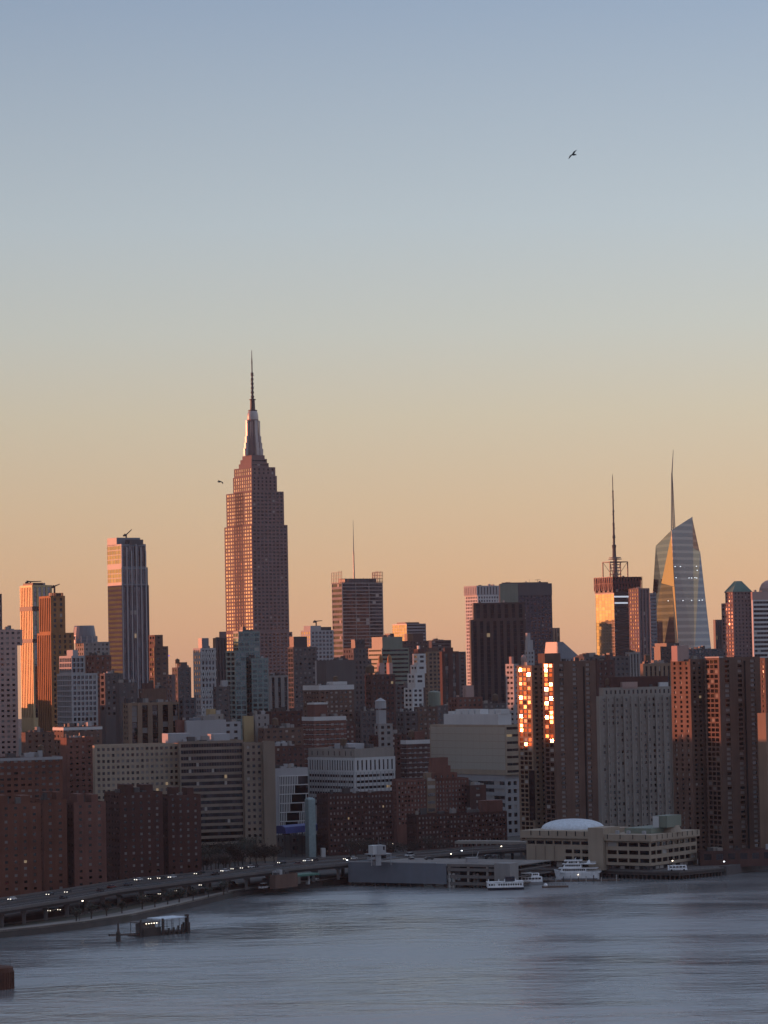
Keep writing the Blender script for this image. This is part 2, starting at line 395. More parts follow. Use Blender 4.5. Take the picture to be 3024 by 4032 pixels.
class Bld:
    """One building: an Empty at the base of its near corner; walls, roof, windows are its parts."""
    def __init__(s, name, label, d, rot=30.0, cat='building', group=CITY, maxw=100):
        s.name, s.label, s.d, s.r = name, label, d, R(rot)
        s.cat, s.group, s.root, s.maxw = cat, group, None, maxw
        s.ux, s.uy = Vector((math.cos(s.r), math.sin(s.r), 0)), Vector((-math.sin(s.r), math.cos(s.r), 0))
        s.wins = []; s.ztop = 3.0; s.last = None
    def local(s, p):
        q = p - s.root.location
        return Vector((q.dot(s.ux), q.dot(s.uy), q.z))
    def dims(s, x0, xc, x1, yt, dd=0.0, dp=None):
        d = s.d + dd
        C = P(xc, yt, d)
        def ext(px, u):
            v = ray(px, yt); k = v.x / v.y
            return (k * C.y - C.x) / (u.x - k * u.y)
        Wd = ext(x1, s.ux) if x1 > xc + 0.5 else (dp or 20.0)
        Dp = ext(x0, s.uy) if x0 < xc - 0.5 else (dp or 20.0)
        if s.root is None:
            s.root = empty(s.name, (C.x, C.y, 3.0), s.r, s.label, s.cat, s.group)
        L = s.local(C)
        return L.x, L.y, C.z - 3.0, Wd, Dp
    def tier(s, x0, xc, x1, yt, wall, L=None, Rr=None, z0=None, yb=None, dd=0.0, dp=None, part='wall', roof='roof', rec=None, dmin=None, back=None, foot=None):
        lx, ly, zt, Wd, Dp = s.dims(x0, xc, x1, yt, dd, dp)
        D0 = Dp
        if dmin: Dp = max(Dp, dmin)
        zb = 0.0 if z0 is None else (s.ztop if z0 == 'prev' else z0)
        zv = zb + 0.5
        if yb is not None: zv = max(zv, P(xc, yb, s.d + dd).z - 3.0 - 6.0)
        if foot: fp = [(lx + a, ly + b) for a, b in foot(Wd, Dp)]; specs = [Rr] * len(fp)
        elif rec:   # recessed middle of the left (sunlit) face
            a, b, dep, rs = rec
            fp = [(lx, ly), (lx + Wd, ly), (lx + Wd, ly + Dp), (lx, ly + Dp), (lx, ly + b * Dp), (lx + dep, ly + b * Dp), (lx + dep, ly + a * Dp), (lx, ly + a * Dp)]
            specs = [Rr, back, None, L, rs, rs, None, L]
        else:
            fp = [(lx, ly), (lx + Wd, ly), (lx + Wd, ly + Dp), (lx, ly + Dp)]
            specs = [Rr, back, None, L]
            if D0 < Dp - 0.5:   # deep block whose far side lies hidden behind its front
                wp = s.root.location + s.ux * lx + s.uy * (ly + D0)
                dv = Vector((wp.x, wp.y, 0)).normalized(); ax, ay = dv.dot(s.ux), dv.dot(s.uy); g = Dp - D0
                fp = [(lx, ly), (lx + Wd, ly), (lx + Wd + ax * 0.3 * g, ly + D0 + ay * g), (lx + (ax + .06) * g, ly + D0 + ay * g), (lx, ly + D0)]
                specs = [Rr, back, None, None, L]
        s.walls(fp, zb, zt, zv, specs, wall, part)
        rb = MB(); rb.poly([(p[0], p[1], zt - 0.9) for p in fp]); rb.build('roof', roof, s.root)
        s.ztop = zt; s.last = (lx, ly, zt, Wd, Dp)
        return s
    def walls(s, fp, zb, zt, zv, specs, wall, part='wall'):
        mb = MB(); n = len(fp)
        for e in range(n):
            A, B = Vector((*fp[e], 0)), Vector((*fp[(e + 1) % n], 0))
            s.facade(mb, A, B, zb, zt, zv, specs[e])
        mb.build(part, wall, s.root)
    def facade(s, mb, A, B, zb, zt, zv, sp):
        Ln = (B - A).length
        u = (B - A) / Ln
        nrm = Vector((u.y, -u.x, 0))
        def pt(a, z, dep=0.0): 
            q = A + u * a - nrm * dep
            return (q.x, q.y, z)
        if sp is None or zt - zv < 2 or Ln < 1.5:
            mb.quad(pt(0, zb), pt(Ln, zb), pt(Ln, zt), pt(0, zt)); return
        mg = min(sp['mg'], Ln * 0.1)
        k = sp['k']
        if k == 'r':
            nb = sp.get('nb', 1); b = (Ln - 2 * mg) / nb; U = [(mg + i * b + 0.35 * (nb > 1), mg + (i + 1) * b - 0.35 * (nb > 1)) for i in range(nb)]
        else:
            nb = max(1, round((Ln - 2 * mg) / sp['bay'])); b = (Ln - 2 * mg) / nb; w = b * sp['ww']
            U = [(mg + (i + 0.5) * b - w / 2, mg + (i + 0.5) * b + w / 2) for i in range(nb)]
        flo = sp['flo']; Z = []
        if k == 's':
            Z = [(max(zb, zv) + 0.6, zt - 1.6)]
        else:
            z = zt - 1.4
            while z - flo * sp['wh'] > zv:
                Z.append((z - flo * sp['wh'], z)); z -= flo
            Z.reverse()
        if not Z or Z[0][1] - Z[0][0] < 0.5:
            mb.quad(pt(0, zb), pt(Ln, zb), pt(Ln, zt), pt(0, zt)); return
        rec = sp['rec']; zp = zb
        for (c, d) in Z:
            mb.quad(pt(0, zp), pt(Ln, zp), pt(Ln, c), pt(0, c)); zp = d
            up = 0.0
            for (a, bb) in U:
                mb.quad(pt(up, c), pt(a, c), pt(a, d), pt(up, d)); up = bb
                mb.quad(pt(a, c), pt(a, c, rec), pt(a, d, rec), pt(a, d)); mb.quad(pt(bb, c, rec), pt(bb, c), pt(bb, d), pt(bb, d, rec))
                mb.quad(pt(a, c), pt(bb, c), pt(bb, c, rec), pt(a, c, rec)); mb.quad(pt(a, d, rec), pt(bb, d, rec), pt(bb, d), pt(a, d))
                q = A + u * ((a + bb) / 2) - nrm * rec
                nx = max(1, round((bb - a) / sp['bay'])) if k == 'r' else 1
                nz = max(1, round((d - c) / flo)) if k == 's' else 1
                s.wins.append((Vector((q.x, q.y, (c + d) / 2)), math.atan2(u.y, u.x), bb - a, d - c, nx, nz, sp['g'], sp['part']))
            mb.quad(pt(up, c), pt(Ln, c), pt(Ln, d), pt(up, d))
        mb.quad(pt(0, zp), pt(Ln, zp), pt(Ln, zt), pt(0, zt))
    def boxp(s, part, mat, fx0, fy0, fx1, fy1, h, dz=-0.9, tier=None):
        """a box part standing on the last roof, footprint as fractions of that roof"""
        lx, ly, zt, Wd, Dp = tier or s.last
        mb = MB(); mb.box(lx + fx0 * Wd, ly + fy0 * Dp, zt + dz, lx + fx1 * Wd, ly + fy1 * Dp, zt + h)
        return mb.build(part, mat, s.root)
    def band(s, part, mat, z, h, out=0.12, tier=None):
        lx, ly, zt, Wd, Dp = tier or s.last
        mb = MB(); mb.prism([(lx - out, ly - out), (lx + Wd + out, ly - out), (lx + Wd + out, ly + Dp + out), (lx - out, ly + Dp + out)], zt + z, zt + z + h, top=False, bottom=False)
        mb.quad((lx - out, ly - out, zt + z), (lx + Wd + out, ly - out, zt + z), (lx + Wd, ly, zt + z), (lx, ly, zt + z))
        return mb.build(part, mat, s.root)
    def tank(s, fx, fy, r=2.2, h=4.0, legs=3.0, mat='wood_tank'):
        lx, ly, zt, Wd, Dp = s.last
        x, y = lx + fx * Wd, ly + fy * Dp
        mb = MB(); mb.cyl(x, y, zt + legs, zt + legs + h, r, r * 0.96, 14); mb.cyl(x, y, zt + legs + h, zt + legs + h + r * 0.6, r * 1.05, 0.1, 14)
        t = mb.build('water_tank', mat, s.root)
        m2 = MB()
        for a, b in ((1, 1), (1, -1), (-1, 1), (-1, -1)): m2.bar((x + a * r * .6, y + b * r * .6, zt - 0.9), (x + a * r * .6, y + b * r * .6, zt + legs + .1), 0.2)
        m2.build('tank_legs', 'steel_dark', t)
    def clutter(s, n=5, mat='concrete_dark', hmax=3.0):
        for i in range(n):
            a, b = random.uniform(0.08, 0.8), random.uniform(0.1, 0.7)
            w, d = random.uniform(0.05, 0.14), random.uniform(0.08, 0.2)
            s.boxp(random.choice(['vent_box', 'cooling_unit', 'bulkhead']), random.choice([mat, 'roof', 'stone_grey', 'dark_metal']), a, b, a + w, b + d, random.uniform(0.3, hmax))
        return s
    def finish(s):
        if getattr(s, 'last', None) and s.last[3] > 9 and s.last[4] > 5 and s.group == CITY:
            lx, ly, zt, Wd, Dp = s.last
            for i in range(random.randint(3, 6)):
                w, d, h = random.uniform(.9, 3.2), random.uniform(1, 3), random.uniform(.2, 2.2)
                x, y = lx + random.uniform(.06, .86) * Wd, ly + random.uniform(.1, .7) * Dp
                mb = MB(); mb.box(x, y, zt - .92, x + w, y + d, zt + h); mb.build(random.choice(['vent_box', 'cooling_unit', 'duct']), random.choice(['roof', 'pale_grey', 'stone_grey', 'dark_metal', 'concrete']), s.root)
            if random.random() < .45:
                x, y = lx + random.uniform(.2, .8) * Wd, ly + random.uniform(.2, .6) * Dp
                mb = MB(); mb.bar((x, y, zt - .9), (x, y, zt + random.uniform(3, 7)), .16, .08, 5); mb.build('roof_antenna', 'steel_dark', s.root)
            if s.d < 2300 and Wd > 16 and random.random() < .45: s.tank(random.uniform(.15, .8), random.uniform(.4, .6), random.uniform(1.5, 2.1), random.uniform(2.6, 3.6), 1.6)
        ws = sorted(s.wins, key=lambda w: -(w[0].z + 0.0))
        for i, (c, an, w, h, nx, nz, g, part) in enumerate(ws[:s.maxw]):
            o = bpy.data.objects.new(part, pane_mesh(w, h, nx, nz, g, part))
            COL.objects.link(o); o.parent = s.root; o.location = c; o.rotation_euler = (0, 0, an)
        rest = {}
        for w in ws[s.maxw:]: rest.setdefault((w[6], w[7]), []).append(w)
        for (g, part), lst in rest.items():
            mb = MB()
            for (c, an, w, h, nx, nz, _, _) in lst:
                ca, sa = math.cos(an), math.sin(an)
                for i in range(nx):
                    for j in range(nz):
                        a, b = -w / 2 + w * i / nx, -w / 2 + w * (i + 1) / nx
                        e, f = -h / 2 + h * j / nz, -h / 2 + h * (j + 1) / nz
                        mb.quad((c.x + ca * a, c.y + sa * a, c.z + e), (c.x + ca * b, c.y + sa * b, c.z + e), (c.x + ca * b, c.y + sa * b, c.z + f), (c.x + ca * a, c.y + sa * a, c.z + f))
            mb.build(part, g, s.root, kind='stuff')
        return s

# ================================================================== SETTING
def struct(o): o['kind'] = 'structure'; return o
# water
m, t, b = base_mat('water')
tcn = N(t, 'ShaderNodeTexCoord')
def wnoise(scale, sx, sy, detail=3.0, rough=0.55, dist=0.0):
    mp = N(t, 'ShaderNodeMapping'); mp.inputs['Scale'].default_value = (sx, sy, 1); mp.inputs['Rotation'].default_value = (0, 0, R(8))
    LK(t, tcn.outputs['Object'], mp.inputs['Vector'])
    n = N(t, 'ShaderNodeTexNoise'); n.inputs['Scale'].default_value = scale; n.inputs['Detail'].default_value = detail
    n.inputs['Roughness'].default_value = rough; n.inputs['Distortion'].default_value = dist
    LK(t, mp.outputs[0], n.inputs['Vector'])
    return n.outputs[0]
patch = ramp(t, wnoise(0.011, 0.55, 1.0, 5.0, 0.6, 0.8), [(0.38, (0.0,) * 3), (0.50, (0.5,) * 3), (0.60, (1.0,) * 3)])
streak = wnoise(0.05, 0.5, 1.0, 4.0, 0.6, 0.3)
w1 = wnoise(0.13, 0.55, 1.0, 4.0, 0.6)
w2 = wnoise(0.33, 0.6, 1.0, 3.0)
hgt = mathn(t, 'MULTIPLY_ADD', streak, 2.4, mathn(t, 'MULTIPLY_ADD', w1, 1.7, mathn(t, 'MULTIPLY', w2, 0.5)))
bp = N(t, 'ShaderNodeBump'); bp.inputs['Distance'].default_value = 1.0
LK(t, mathn(t, 'MULTIPLY_ADD', patch, 0.5, 0.25), bp.inputs['Strength'])
LK(t, hgt, bp.inputs['Height'])
LK(t, bp.outputs[0], b.inputs['Normal'])
b.inputs['Base Color'].default_value = (0.165, 0.175, 0.18, 1)
LK(t, mathn(t, 'MULTIPLY_ADD', patch, 0.2, 0.12), b.inputs['Roughness'])
b.inputs['IOR'].default_value = 4.0
M['water'] = m
mb = MB(); mb.quad((-1500, -300, 0), (1500, -300, 0), (1500, 2300, 0), (-1500, 2300, 0))
struct(mb.build('water', 'water'))

# land: one sheet from the bulkhead to the horizon
m, t, b = base_mat('land')
tcn = N(t, 'ShaderNodeTexCoord')
n1 = N(t, 'ShaderNodeTexNoise'); n1.inputs['Scale'].default_value = 0.05; n1.inputs['Detail'].default_value = 6.0
LK(t, tcn.outputs['Object'], n1.inputs['Vector'])
LK(t, ramp(t, n1.outputs[0], [(0.3, (0.035, 0.032, 0.03)), (0.55, (0.075, 0.07, 0.065)), (0.75, (0.05, 0.052, 0.035))]), b.inputs['Base Color'])
b.inputs['Roughness'].default_value = 0.9
M['land'] = m
SHORE = [PZ(x, y, 0) for x, y in ((0, 3694), (160, 3678), (330, 3658), (520, 3628), (700, 3588), (920, 3533), (1100, 3508), (1273, 3491), (1372, 3474))]
d0 = (SHORE[0] - SHORE[3]).normalized()
d0 = Vector((-0.75, -0.66, 0))
pts = [Vector((-1490, SHORE[0].y - 1190, 0)), SHORE[0] + d0 * 260] + SHORE
pts += [PZ(1400, 3440, 0), PZ(1700, 3436, 0), PZ(2000, 3440, 0), PZ(2300, 3440, 0), PZ(2840, 3442, 0), PZ(2950, 3431, 0), PZ(3024, 3421, 0), PZ(3400, 3380, 0)]
pts += [Vector((1480, 2290, 0)), Vector((1480, 6500, 0)), Vector((-1490, 6500, 0))]
mb = MB(); mb.prism([(p.x, p.y) for p in pts], -3.0, 3.0, bottom=False)
struct(mb.build('land', 'land'))
# pale bulkhead cap along the water
def ribbon(path, z0, z1, wd, side=1.0):
    """thick strip along a polyline; side offset to the left of travel"""
    mbr = MB(); L_, R_ = [], []
    for i, p in enumerate(path):
        a = path[max(0, i - 1)]; c = path[min(len(path) - 1, i + 1)]
        tv = (c - a); tv.z = 0; tv.normalize(); nv = Vector((-tv.y, tv.x, 0)) * side
        L_.append(p); R_.append(p + nv * wd)
    for i in range(len(path) - 1):
        a, b_, c, d = L_[i], L_[i + 1], R_[i + 1], R_[i]
        for (p, q, r, s_) in ((a, b_, c, d),):
            mbr.quad((p.x, p.y, z1), (q.x, q.y, z1), (r.x, r.y, z1), (s_.x, s_.y, z1))
            mbr.quad((p.x, p.y, z0), (q.x, q.y, z0), (r.x, r.y, z0), (s_.x, s_.y, z0))
        mbr.quad((a.x, a.y, z0), (b_.x, b_.y, z0), (b_.x, b_.y, z1), (a.x, a.y, z1))
        mbr.quad((d.x, d.y, z0), (c.x, c.y, z0), (c.x, c.y, z1), (d.x, d.y, z1))
    for a, d in ((L_[0], R_[0]), (L_[-1], R_[-1])):
        mbr.quad((a.x, a.y, z0), (d.x, d.y, z0), (d.x, d.y, z1), (a.x, a.y, z1))
    return mbr
def z_(p, z): return Vector((p.x, p.y, z))
sh2 = [SHORE[0] + d0 * 200] + SHORE
struct(ribbon([z_(p, 0) for p in sh2], 2.4, 3.35, 2.2).build('bulkhead_edge', 'concrete'))
mat_wall('path_stone', (0.30, 0.27, 0.25), var=0.35, scale=0.12, streak=False)
mat_wall('grass_dull', (0.085, 0.085, 0.06), var=0.4, scale=0.15, streak=False)
mat_wall('asphalt', (0.042, 0.038, 0.038), var=0.25, scale=0.1, streak=False)
# esplanade, planted strip and service road between the bulkhead and the highway, each a sheet a little above the land
def offs(path, d):
    out = []
    for i, p in enumerate(path):
        a = path[max(0, i - 1)]; c = path[min(len(path) - 1, i + 1)]
        tv = (c - a); tv.z = 0; tv.normalize()
        out.append(p + Vector((-tv.y, tv.x, 0)) * d)
    return out
struct(ribbon([z_(p, 0) for p in offs(sh2, 2.6)], 2.99, 3.01, 7.0).build('esplanade', 'path_stone'))
struct(ribbon([z_(p, 0) for p in offs(sh2[:8], 10.5)], 2.99, 3.016, 9.0).build('planted_strip', 'grass_dull'))
struct(ribbon([z_(p, 0) for p in offs(sh2[:8], 20.5)], 2.99, 3.012, 5.0).build('path', 'path_stone'))

# elevated riverside highway
DZ = 10.0
NEAR = [PZ(x, y, DZ) for x, y in ((-250, 3628), (0, 3586), (320, 3537), (458, 3510), (760, 3471), (975, 3443), (1149, 3423), (1369, 3403), (1560, 3384), (1800, 3362), (2080, 3342))]
FAR = [PZ(x, y, DZ) for x, y in ((-250, 3580), (0, 3542), (300, 3498), (522, 3464), (760, 3441), (998, 3410), (1181, 3391), (1369, 3378), (1560, 3362), (1800, 3343), (2080, 3326))]
hw = empty('elevated_highway', (NEAR[1].x, NEAR[1].y, 3.0), 0, 'long grey elevated riverside highway deck with pale parapet curving along the shore', 'highway')
ho = hw.location
def lo_(p): return Vector((p.x - ho.x, p.y - ho.y, 0))
mb = MB()
for i in range(len(NEAR) - 1):
    a, b_, c, d = lo_(NEAR[i]), lo_(NEAR[i + 1]), lo_(FAR[i + 1]), lo_(FAR[i])
    zt, zb = DZ - 3.0, DZ - 4.6
    mb.quad(z_(a, zt), z_(b_, zt), z_(c, zt), z_(d, zt)); mb.quad(z_(a, zb), z_(b_, zb), z_(c, zb), z_(d, zb))
    mb.quad(z_(a, zb), z_(b_, zb), z_(b_, zt), z_(a, zt)); mb.quad(z_(d, zb), z_(c, zb), z_(c, zt), z_(d, zt))
mb.build('deck', 'asphalt', hw)
nl = [lo_(p) for p in NEAR]; fl = [lo_(p) for p in FAR]
ribbon(nl, DZ - 3.5, DZ - 2.3, 0.5, -1.0).build('parapet', 'concrete_dark', hw)
ribbon(fl, DZ - 3.5, DZ - 2.3, 0.5, 1.0).build('parapet', 'concrete_dark', hw)
mid = [(a + b_) / 2 for a, b_ in zip(nl, fl)]
ribbon(mid, DZ - 3.05, DZ - 2.3, 0.5, 1.0).build('median_barrier', 'concrete_dark', hw)
mat_plain('paint', (0.5, 0.5, 0.48))
for fr in (0.17, 0.34, 0.66, 0.83):
    q = [a + (b_ - a) * fr for a, b_ in zip(nl, fl)]
    ribbon([z_(p, 0) for p in q], DZ - 3.002, DZ - 2.996, 0.16).build('lane_marking', 'paint', hw)
# columns on the river side and the far side
def along(path, step):
    out = []; acc = 0.0
    for i in range(len(path) - 1):
        L_ = (path[i + 1] - path[i]).length; k = acc
        while k < L_:
            out.append(path[i] + (path[i + 1] - path[i]) * (k / L_)); k += step
        acc = k - L_
    return out
cmesh = MB(); cmesh.box(-0.7, -0.7, -0.02, 0.7, 0.7, DZ - 4.55); cmesh.box(-1.2, -1.2, DZ - 5.4, 1.2, 1.2, DZ - 4.55)
cme = cmesh.mesh('column', 'concrete_dark')
for p in along([a + (b_ - a) * 0.06 for a, b_ in zip(nl, fl)], 17.0) + along([a + (b_ - a) * 0.6 for a, b_ in zip(nl, fl)], 17.0):
    o = bpy.data.objects.new('column', cme); COL.objects.link(o); o.parent = hw; o.location = (p.x, p.y, 0)
struct(ribbon([z_(p, 0) for p in [NEAR[i] + (FAR[i] - NEAR[i]) * 0.08 for i in range(8)]], 2.99, 3.008, 18.0).build('service_road', 'asphalt'))

# ------------------------------------------------------------------ vehicles on and under the highway
def make_car(paint, label, on=True, big=False):
    root = empty('car', (0, 0, 0), 0, label, 'car', 'cars on the riverside highway')
    L_, Wd, H = (4.6, 1.85, 1.45) if not big else (5.2, 2.0, 2.0)
    mb = MB()
    prof = [(-L_ / 2, 0.35), (-L_ / 2, 0.85), (-L_ / 2 + 0.9, 0.95), (L_ / 2 - 1.3, 0.95), (L_ / 2 - 0.1, 0.78), (L_ / 2, 0.4)]
    i = 0
    a = [(x, -Wd / 2, z) for x, z in prof]; c = [(x, Wd / 2, z) for x, z in prof]
    mb.poly(a); mb.poly(c[::-1])
    for k in range(len(prof)):
        k2 = (k + 1) % len(prof); mb.quad(a[k], a[k2], c[k2], c[k])
    mb.prism([(-L_ / 2 + 0.85, -Wd / 2 + 0.22), (L_ / 2 - 1.8, -Wd / 2 + 0.22), (L_ / 2 - 1.8, Wd / 2 - 0.22), (-L_ / 2 + 0.85, Wd / 2 - 0.22)], H - 0.06, H)
    mb.build('body', paint, root)
    g = MB(); q = L_ / 2
    g.prism([(-q + 0.45, -Wd / 2 + 0.08), (q - 1.2, -Wd / 2 + 0.08), (q - 1.2, Wd / 2 - 0.08), (-q + 0.45, Wd / 2 - 0.08)], 0.94, H - 0.05,
            pts1=[(-q + 0.95, -Wd / 2 + 0.25), (q - 1.9, -Wd / 2 + 0.25), (q - 1.9, Wd / 2 - 0.25), (-q + 0.95, Wd / 2 - 0.25)])
    g.build('window', 'w_dark', root)
    wm = MB()
    for k in range(12):
        a0, a1 = 2 * math.pi * k / 12, 2 * math.pi * (k + 1) / 12
        p0 = (0.33 * math.cos(a0), 0.33 * math.sin(a0)); p1 = (0.33 * math.cos(a1), 0.33 * math.sin(a1))
        wm.quad((p0[0], -0.1, p0[1]), (p1[0], -0.1, p1[1]), (p1[0], 0.1, p1[1]), (p0[0], 0.1, p0[1]))
        wm.poly([(0, -0.1, 0), (p0[0], -0.1, p0[1]), (p1[0], -0.1, p1[1])]); wm.poly([(0, 0.1, 0), (p1[0], 0.1, p1[1]), (p0[0], 0.1, p0[1])])
    me = wm.mesh('wheel', 'rubber')
    for sx in (-1, 1):
        for sy in (-1, 1):
            o = bpy.data.objects.new('wheel', me); COL.objects.link(o); o.parent = root; o.location = (sx * L_ * 0.31, sy * (Wd / 2 - 0.08), 0.33)
    hm = MB(); hm.cyl(0, 0, -0.14, 0.14, 0.2, 0.2, 8)
    hme = hm.mesh('headlight', 'headlight_glow' if on else 'pale_grey'); tme = hm.mesh('tail_light', 'tail_glow' if on else 'red_steel')
    for sy in (-1, 1):
        for nm, me_, x, z in (('headlight', hme, L_ / 2 - 0.05, 0.66), ('tail_light', tme, -L_ / 2, 0.72)):
            o = bpy.data.objects.new(nm, me_); COL.objects.link(o); o.parent = root
            o.location = (x, sy * (Wd / 2 - 0.35), z); o.rotation_euler = (0, R(90), 0); o.scale = (0.8, 1, 1) if nm == 'headlight' else (0.5, 0.8, 1)
    return root
CARS = {}
used = set()
def car_at(px, py, z, kind, away=False):
    p = PZ(px, py, z)
    i = min(range(len(NEAR) - 1), key=lambda k: ((NEAR[k] + NEAR[k + 1]) / 2 - p).length)
    dv = NEAR[i + 1] - NEAR[i]; an = math.atan2(dv.y, dv.x) + (0 if away else math.pi)
    proto = CARS[kind]
    if kind in used: o = copy_tree(proto)
    else: o = proto; used.add(kind)
    o.location = p; o.rotation_euler = (0, 0, an)
    return o
CARS['deck'] = make_car('car_dark', 'small dark car with bright headlights on, driving on the elevated highway deck')
CARS['deckw'] = make_car('car_white', 'small white car with bright headlights on, driving on the elevated highway deck')
CARS['decko'] = make_car('car_dark', 'dark car without glowing headlights on the near lanes of the elevated highway', on=False)
CARS['under'] = make_car('car_grey', 'car with glowing headlights on the street under the elevated highway deck')
CARS['red'] = make_car('car_dark', 'car showing red tail lights on the street under the elevated highway', big=True)
CARS['suv'] = make_car('car_white', 'white van standing on the ground behind the parking garage roof', on=False, big=True)
CARS['red2'] = make_car('car_red', 'dark red car on the near lanes of the elevated highway', on=False)
for k, (px, py) in enumerate(((48, 3545), (196, 3526), (268, 3517), (545, 3468), (600, 3464), (636, 3462), (678, 3458), (780, 3444), (790, 3440), (885, 3433), (925, 3425), (962, 3422), (985, 3418), (1002, 3415), (1110, 3401), (1210, 3393), (1238, 3391), (1368, 3386), (1390, 3384))):
    car_at(px, py, DZ, 'deck' if k % 3 else 'deckw')
for px, py in ((250, 3539), (395, 3510), (505, 3488), (850, 3446), (1095, 3413)): car_at(px, py, DZ, 'decko', True)
for px, py in ((440, 3497), (1175, 3405)): car_at(px, py, DZ, 'red2', True)
for px, py in ((202, 3590), (241, 3586), (588, 3532), (638, 3524), (702, 3512), (748, 3505), (800, 3489)): car_at(px, py, 3.0, 'under')
car_at(915, 3487, 3.0, 'red', True)
car_at(1612, 3372, 10.0, 'suv')

# ------------------------------------------------------------------ street lamps with their light on
def make_lamp(label, glow):
    root = empty('street_lamp', (0, 0, 0), 0, label, 'street lamp', 'lit street lamps on the shore')
    mb = MB(); mb.bar((0, 0, 0), (0, 0, 8.0), 0.13, 0.08, 6); mb.bar((0, 0, 7.95), (1.4, 0, 8.3), 0.07, 0.05, 5); mb.build('pole', 'steel_dark', root)
    h = MB(); h.lathe([(0.05, -0.22), (0.34, -0.12), (0.36, 0.05), (0.1, 0.16)], 1.4, 0, 10); o = h.build('lamp_head', glow, root); o.location = (0, 0, 8.2)
    return root
LP = [(657, 3384, 3, 'lamp_glow', 'street lamp glowing beside the dark brick block behind the highway'),
      (380, 3427, 3, 'lamp_glow', 'street lamp with warm light low in front of the dark reddish brick slabs'),
      (767, 3230, 3, 'lamp_glow', 'warm street lamp glowing in front of the darkest brick block'),
      (1414, 3321, 3, 'lamp_glow', 'lit lamp among the dark trees left of the small white control building'),
      (1545, 3322, 3, 'lamp_glow', 'lit lamp just right of the small white control building'),
      (1776, 3362, 3, 'lamp_glow', 'lit lamp over the road behind the open parking decks'),
      (1818, 3349, 3, 'lamp_cool', 'lit lamp near the foot of the lower brick clinic wing'),
      (1974, 3332, 3, 'lamp_glow', 'lit lamp under the elevated ramp left of the domed school'),
      (2331, 3313, 6, 'lamp_cool', 'bright lamp at the side of the tall concrete pylon of the school'),
      (2648, 3389, 4, 'lamp_glow', 'lamp glowing against the ground floor of the school river front'),
      (2851, 3392, 4, 'lamp_cool', 'bright lamp at the end of the promenade under the right brick towers'),
      (325, 3547, 3, 'lamp_glow', 'orange lamp hanging under the edge of the elevated highway'),
      (1367, 3386, 3, 'lamp_cool', 'bright greenish lamp where the highway meets the garage screen')]
for px, py, z, g, lb in LP:
    hz = (z + 8.2)
    p = PZ(px, py, hz)
    o = make_lamp(lb, g); o.location = (p.x - 1.4, p.y, z)

# ------------------------------------------------------------------ trees: dark bare-ish park trees behind the highway and along the shore
def make_tree(h, wd, label, seed, dens=1700, mat='leaf_dark'):
    rnd = random.Random(seed)
    root = empty('park_tree', (0, 0, 0), 0, label, 'tree', 'trees by the riverside highway')
    tr = MB(); tr.bar((0, 0, 0), (0.2, 0, h * 0.5), 0.32, 0.18, 7)
    tips = []
    for k in range(9):
        a = rnd.uniform(0, 6.28); z0 = h * rnd.uniform(0.25, 0.5); l = rnd.uniform(0.25, 0.5) * wd
        p = Vector((0.1, 0, z0)); q = Vector((math.cos(a) * l, math.sin(a) * l, z0 + h * rnd.uniform(0.2, 0.42)))
        tr.bar(p, q, 0.13, 0.04, 5); tips.append(q)
        for j in range(3):
            e = q.lerp(p, rnd.uniform(0.1, 0.6)); f = e + Vector((rnd.uniform(-1, 1), rnd.uniform(-1, 1), rnd.uniform(0.3, 1.2))) * wd * 0.18
            tr.bar(e, f, 0.05, 0.02, 3); tips.append(f)
    tr.build('trunk', 'bark', root)
    cr = MB()
    for k in range(dens):
        tcx = rnd.choice(tips); s_ = wd * 0.13
        c = tcx + Vector((rnd.gauss(0, s_), rnd.gauss(0, s_), rnd.gauss(0, s_ * 0.8)))
        u = Vector((rnd.uniform(-1, 1), rnd.uniform(-1, 1), rnd.uniform(-1, 1))).normalized(); v = u.orthogonal().normalized()
        q = rnd.uniform(0.2, 0.45)
        cr.quad(c - u * q, c - v * q * 0.6, c + u * q, c + v * q * 0.6)
    cr.build('crown', mat, root)
    return root
mat_plain('bark', (0.05, 0.04, 0.033), rough=0.9)
mat_plain('leaf_dark', (0.04, 0.042, 0.03), rough=0.8)
mat_plain('leaf_brown', (0.055, 0.042, 0.032), rough=0.8)
protos = [make_tree(13, 10, 'dark park tree in the row behind the highway beside the beige hospital', 3),
          make_tree(10, 8.5, 'low dark tree in the row behind the highway beside the beige hospital', 5, mat='leaf_brown'),
          make_tree(12, 9, 'bare brownish tree behind the white control building and garage', 9, dens=500, mat='leaf_brown'),
          make_tree(6, 5, 'small shrubby tree on the planted strip by the river edge', 12, dens=420)]
spots = [[(770, 3432), (800, 3436), (832, 3430), (860, 3432), (890, 3428), (925, 3422), (955, 3420), (745, 3440), (985, 3412), (905, 3432), (850, 3424)],
         [(785, 3442), (815, 3440), (880, 3436), (940, 3428), (1010, 3412), (1045, 3410), (1080, 3402)],
         [(1400, 3392), (1432, 3390), (1560, 3388), (1590, 3386), (1630, 3386), (1380, 3394), (1690, 3380), (1745, 3376), (1460, 3388), (1515, 3388)],
         [(560, 3580), (610, 3572), (660, 3562), (705, 3556), (760, 3546), (820, 3534), (480, 3596), (420, 3606), (360, 3618), (880, 3524), (300, 3630)]]
for pr, sp in zip(protos, spots):
    for i, (px, py) in enumerate(sp):
        o = pr if i == 0 else copy_tree(pr)
        p = PZ(px, py, 3.0)
        o.location = p; o.rotation_euler = (0, 0, random.uniform(0, 6.28)); k = random.uniform(0.8, 1.15); o.scale = (k, k, k)

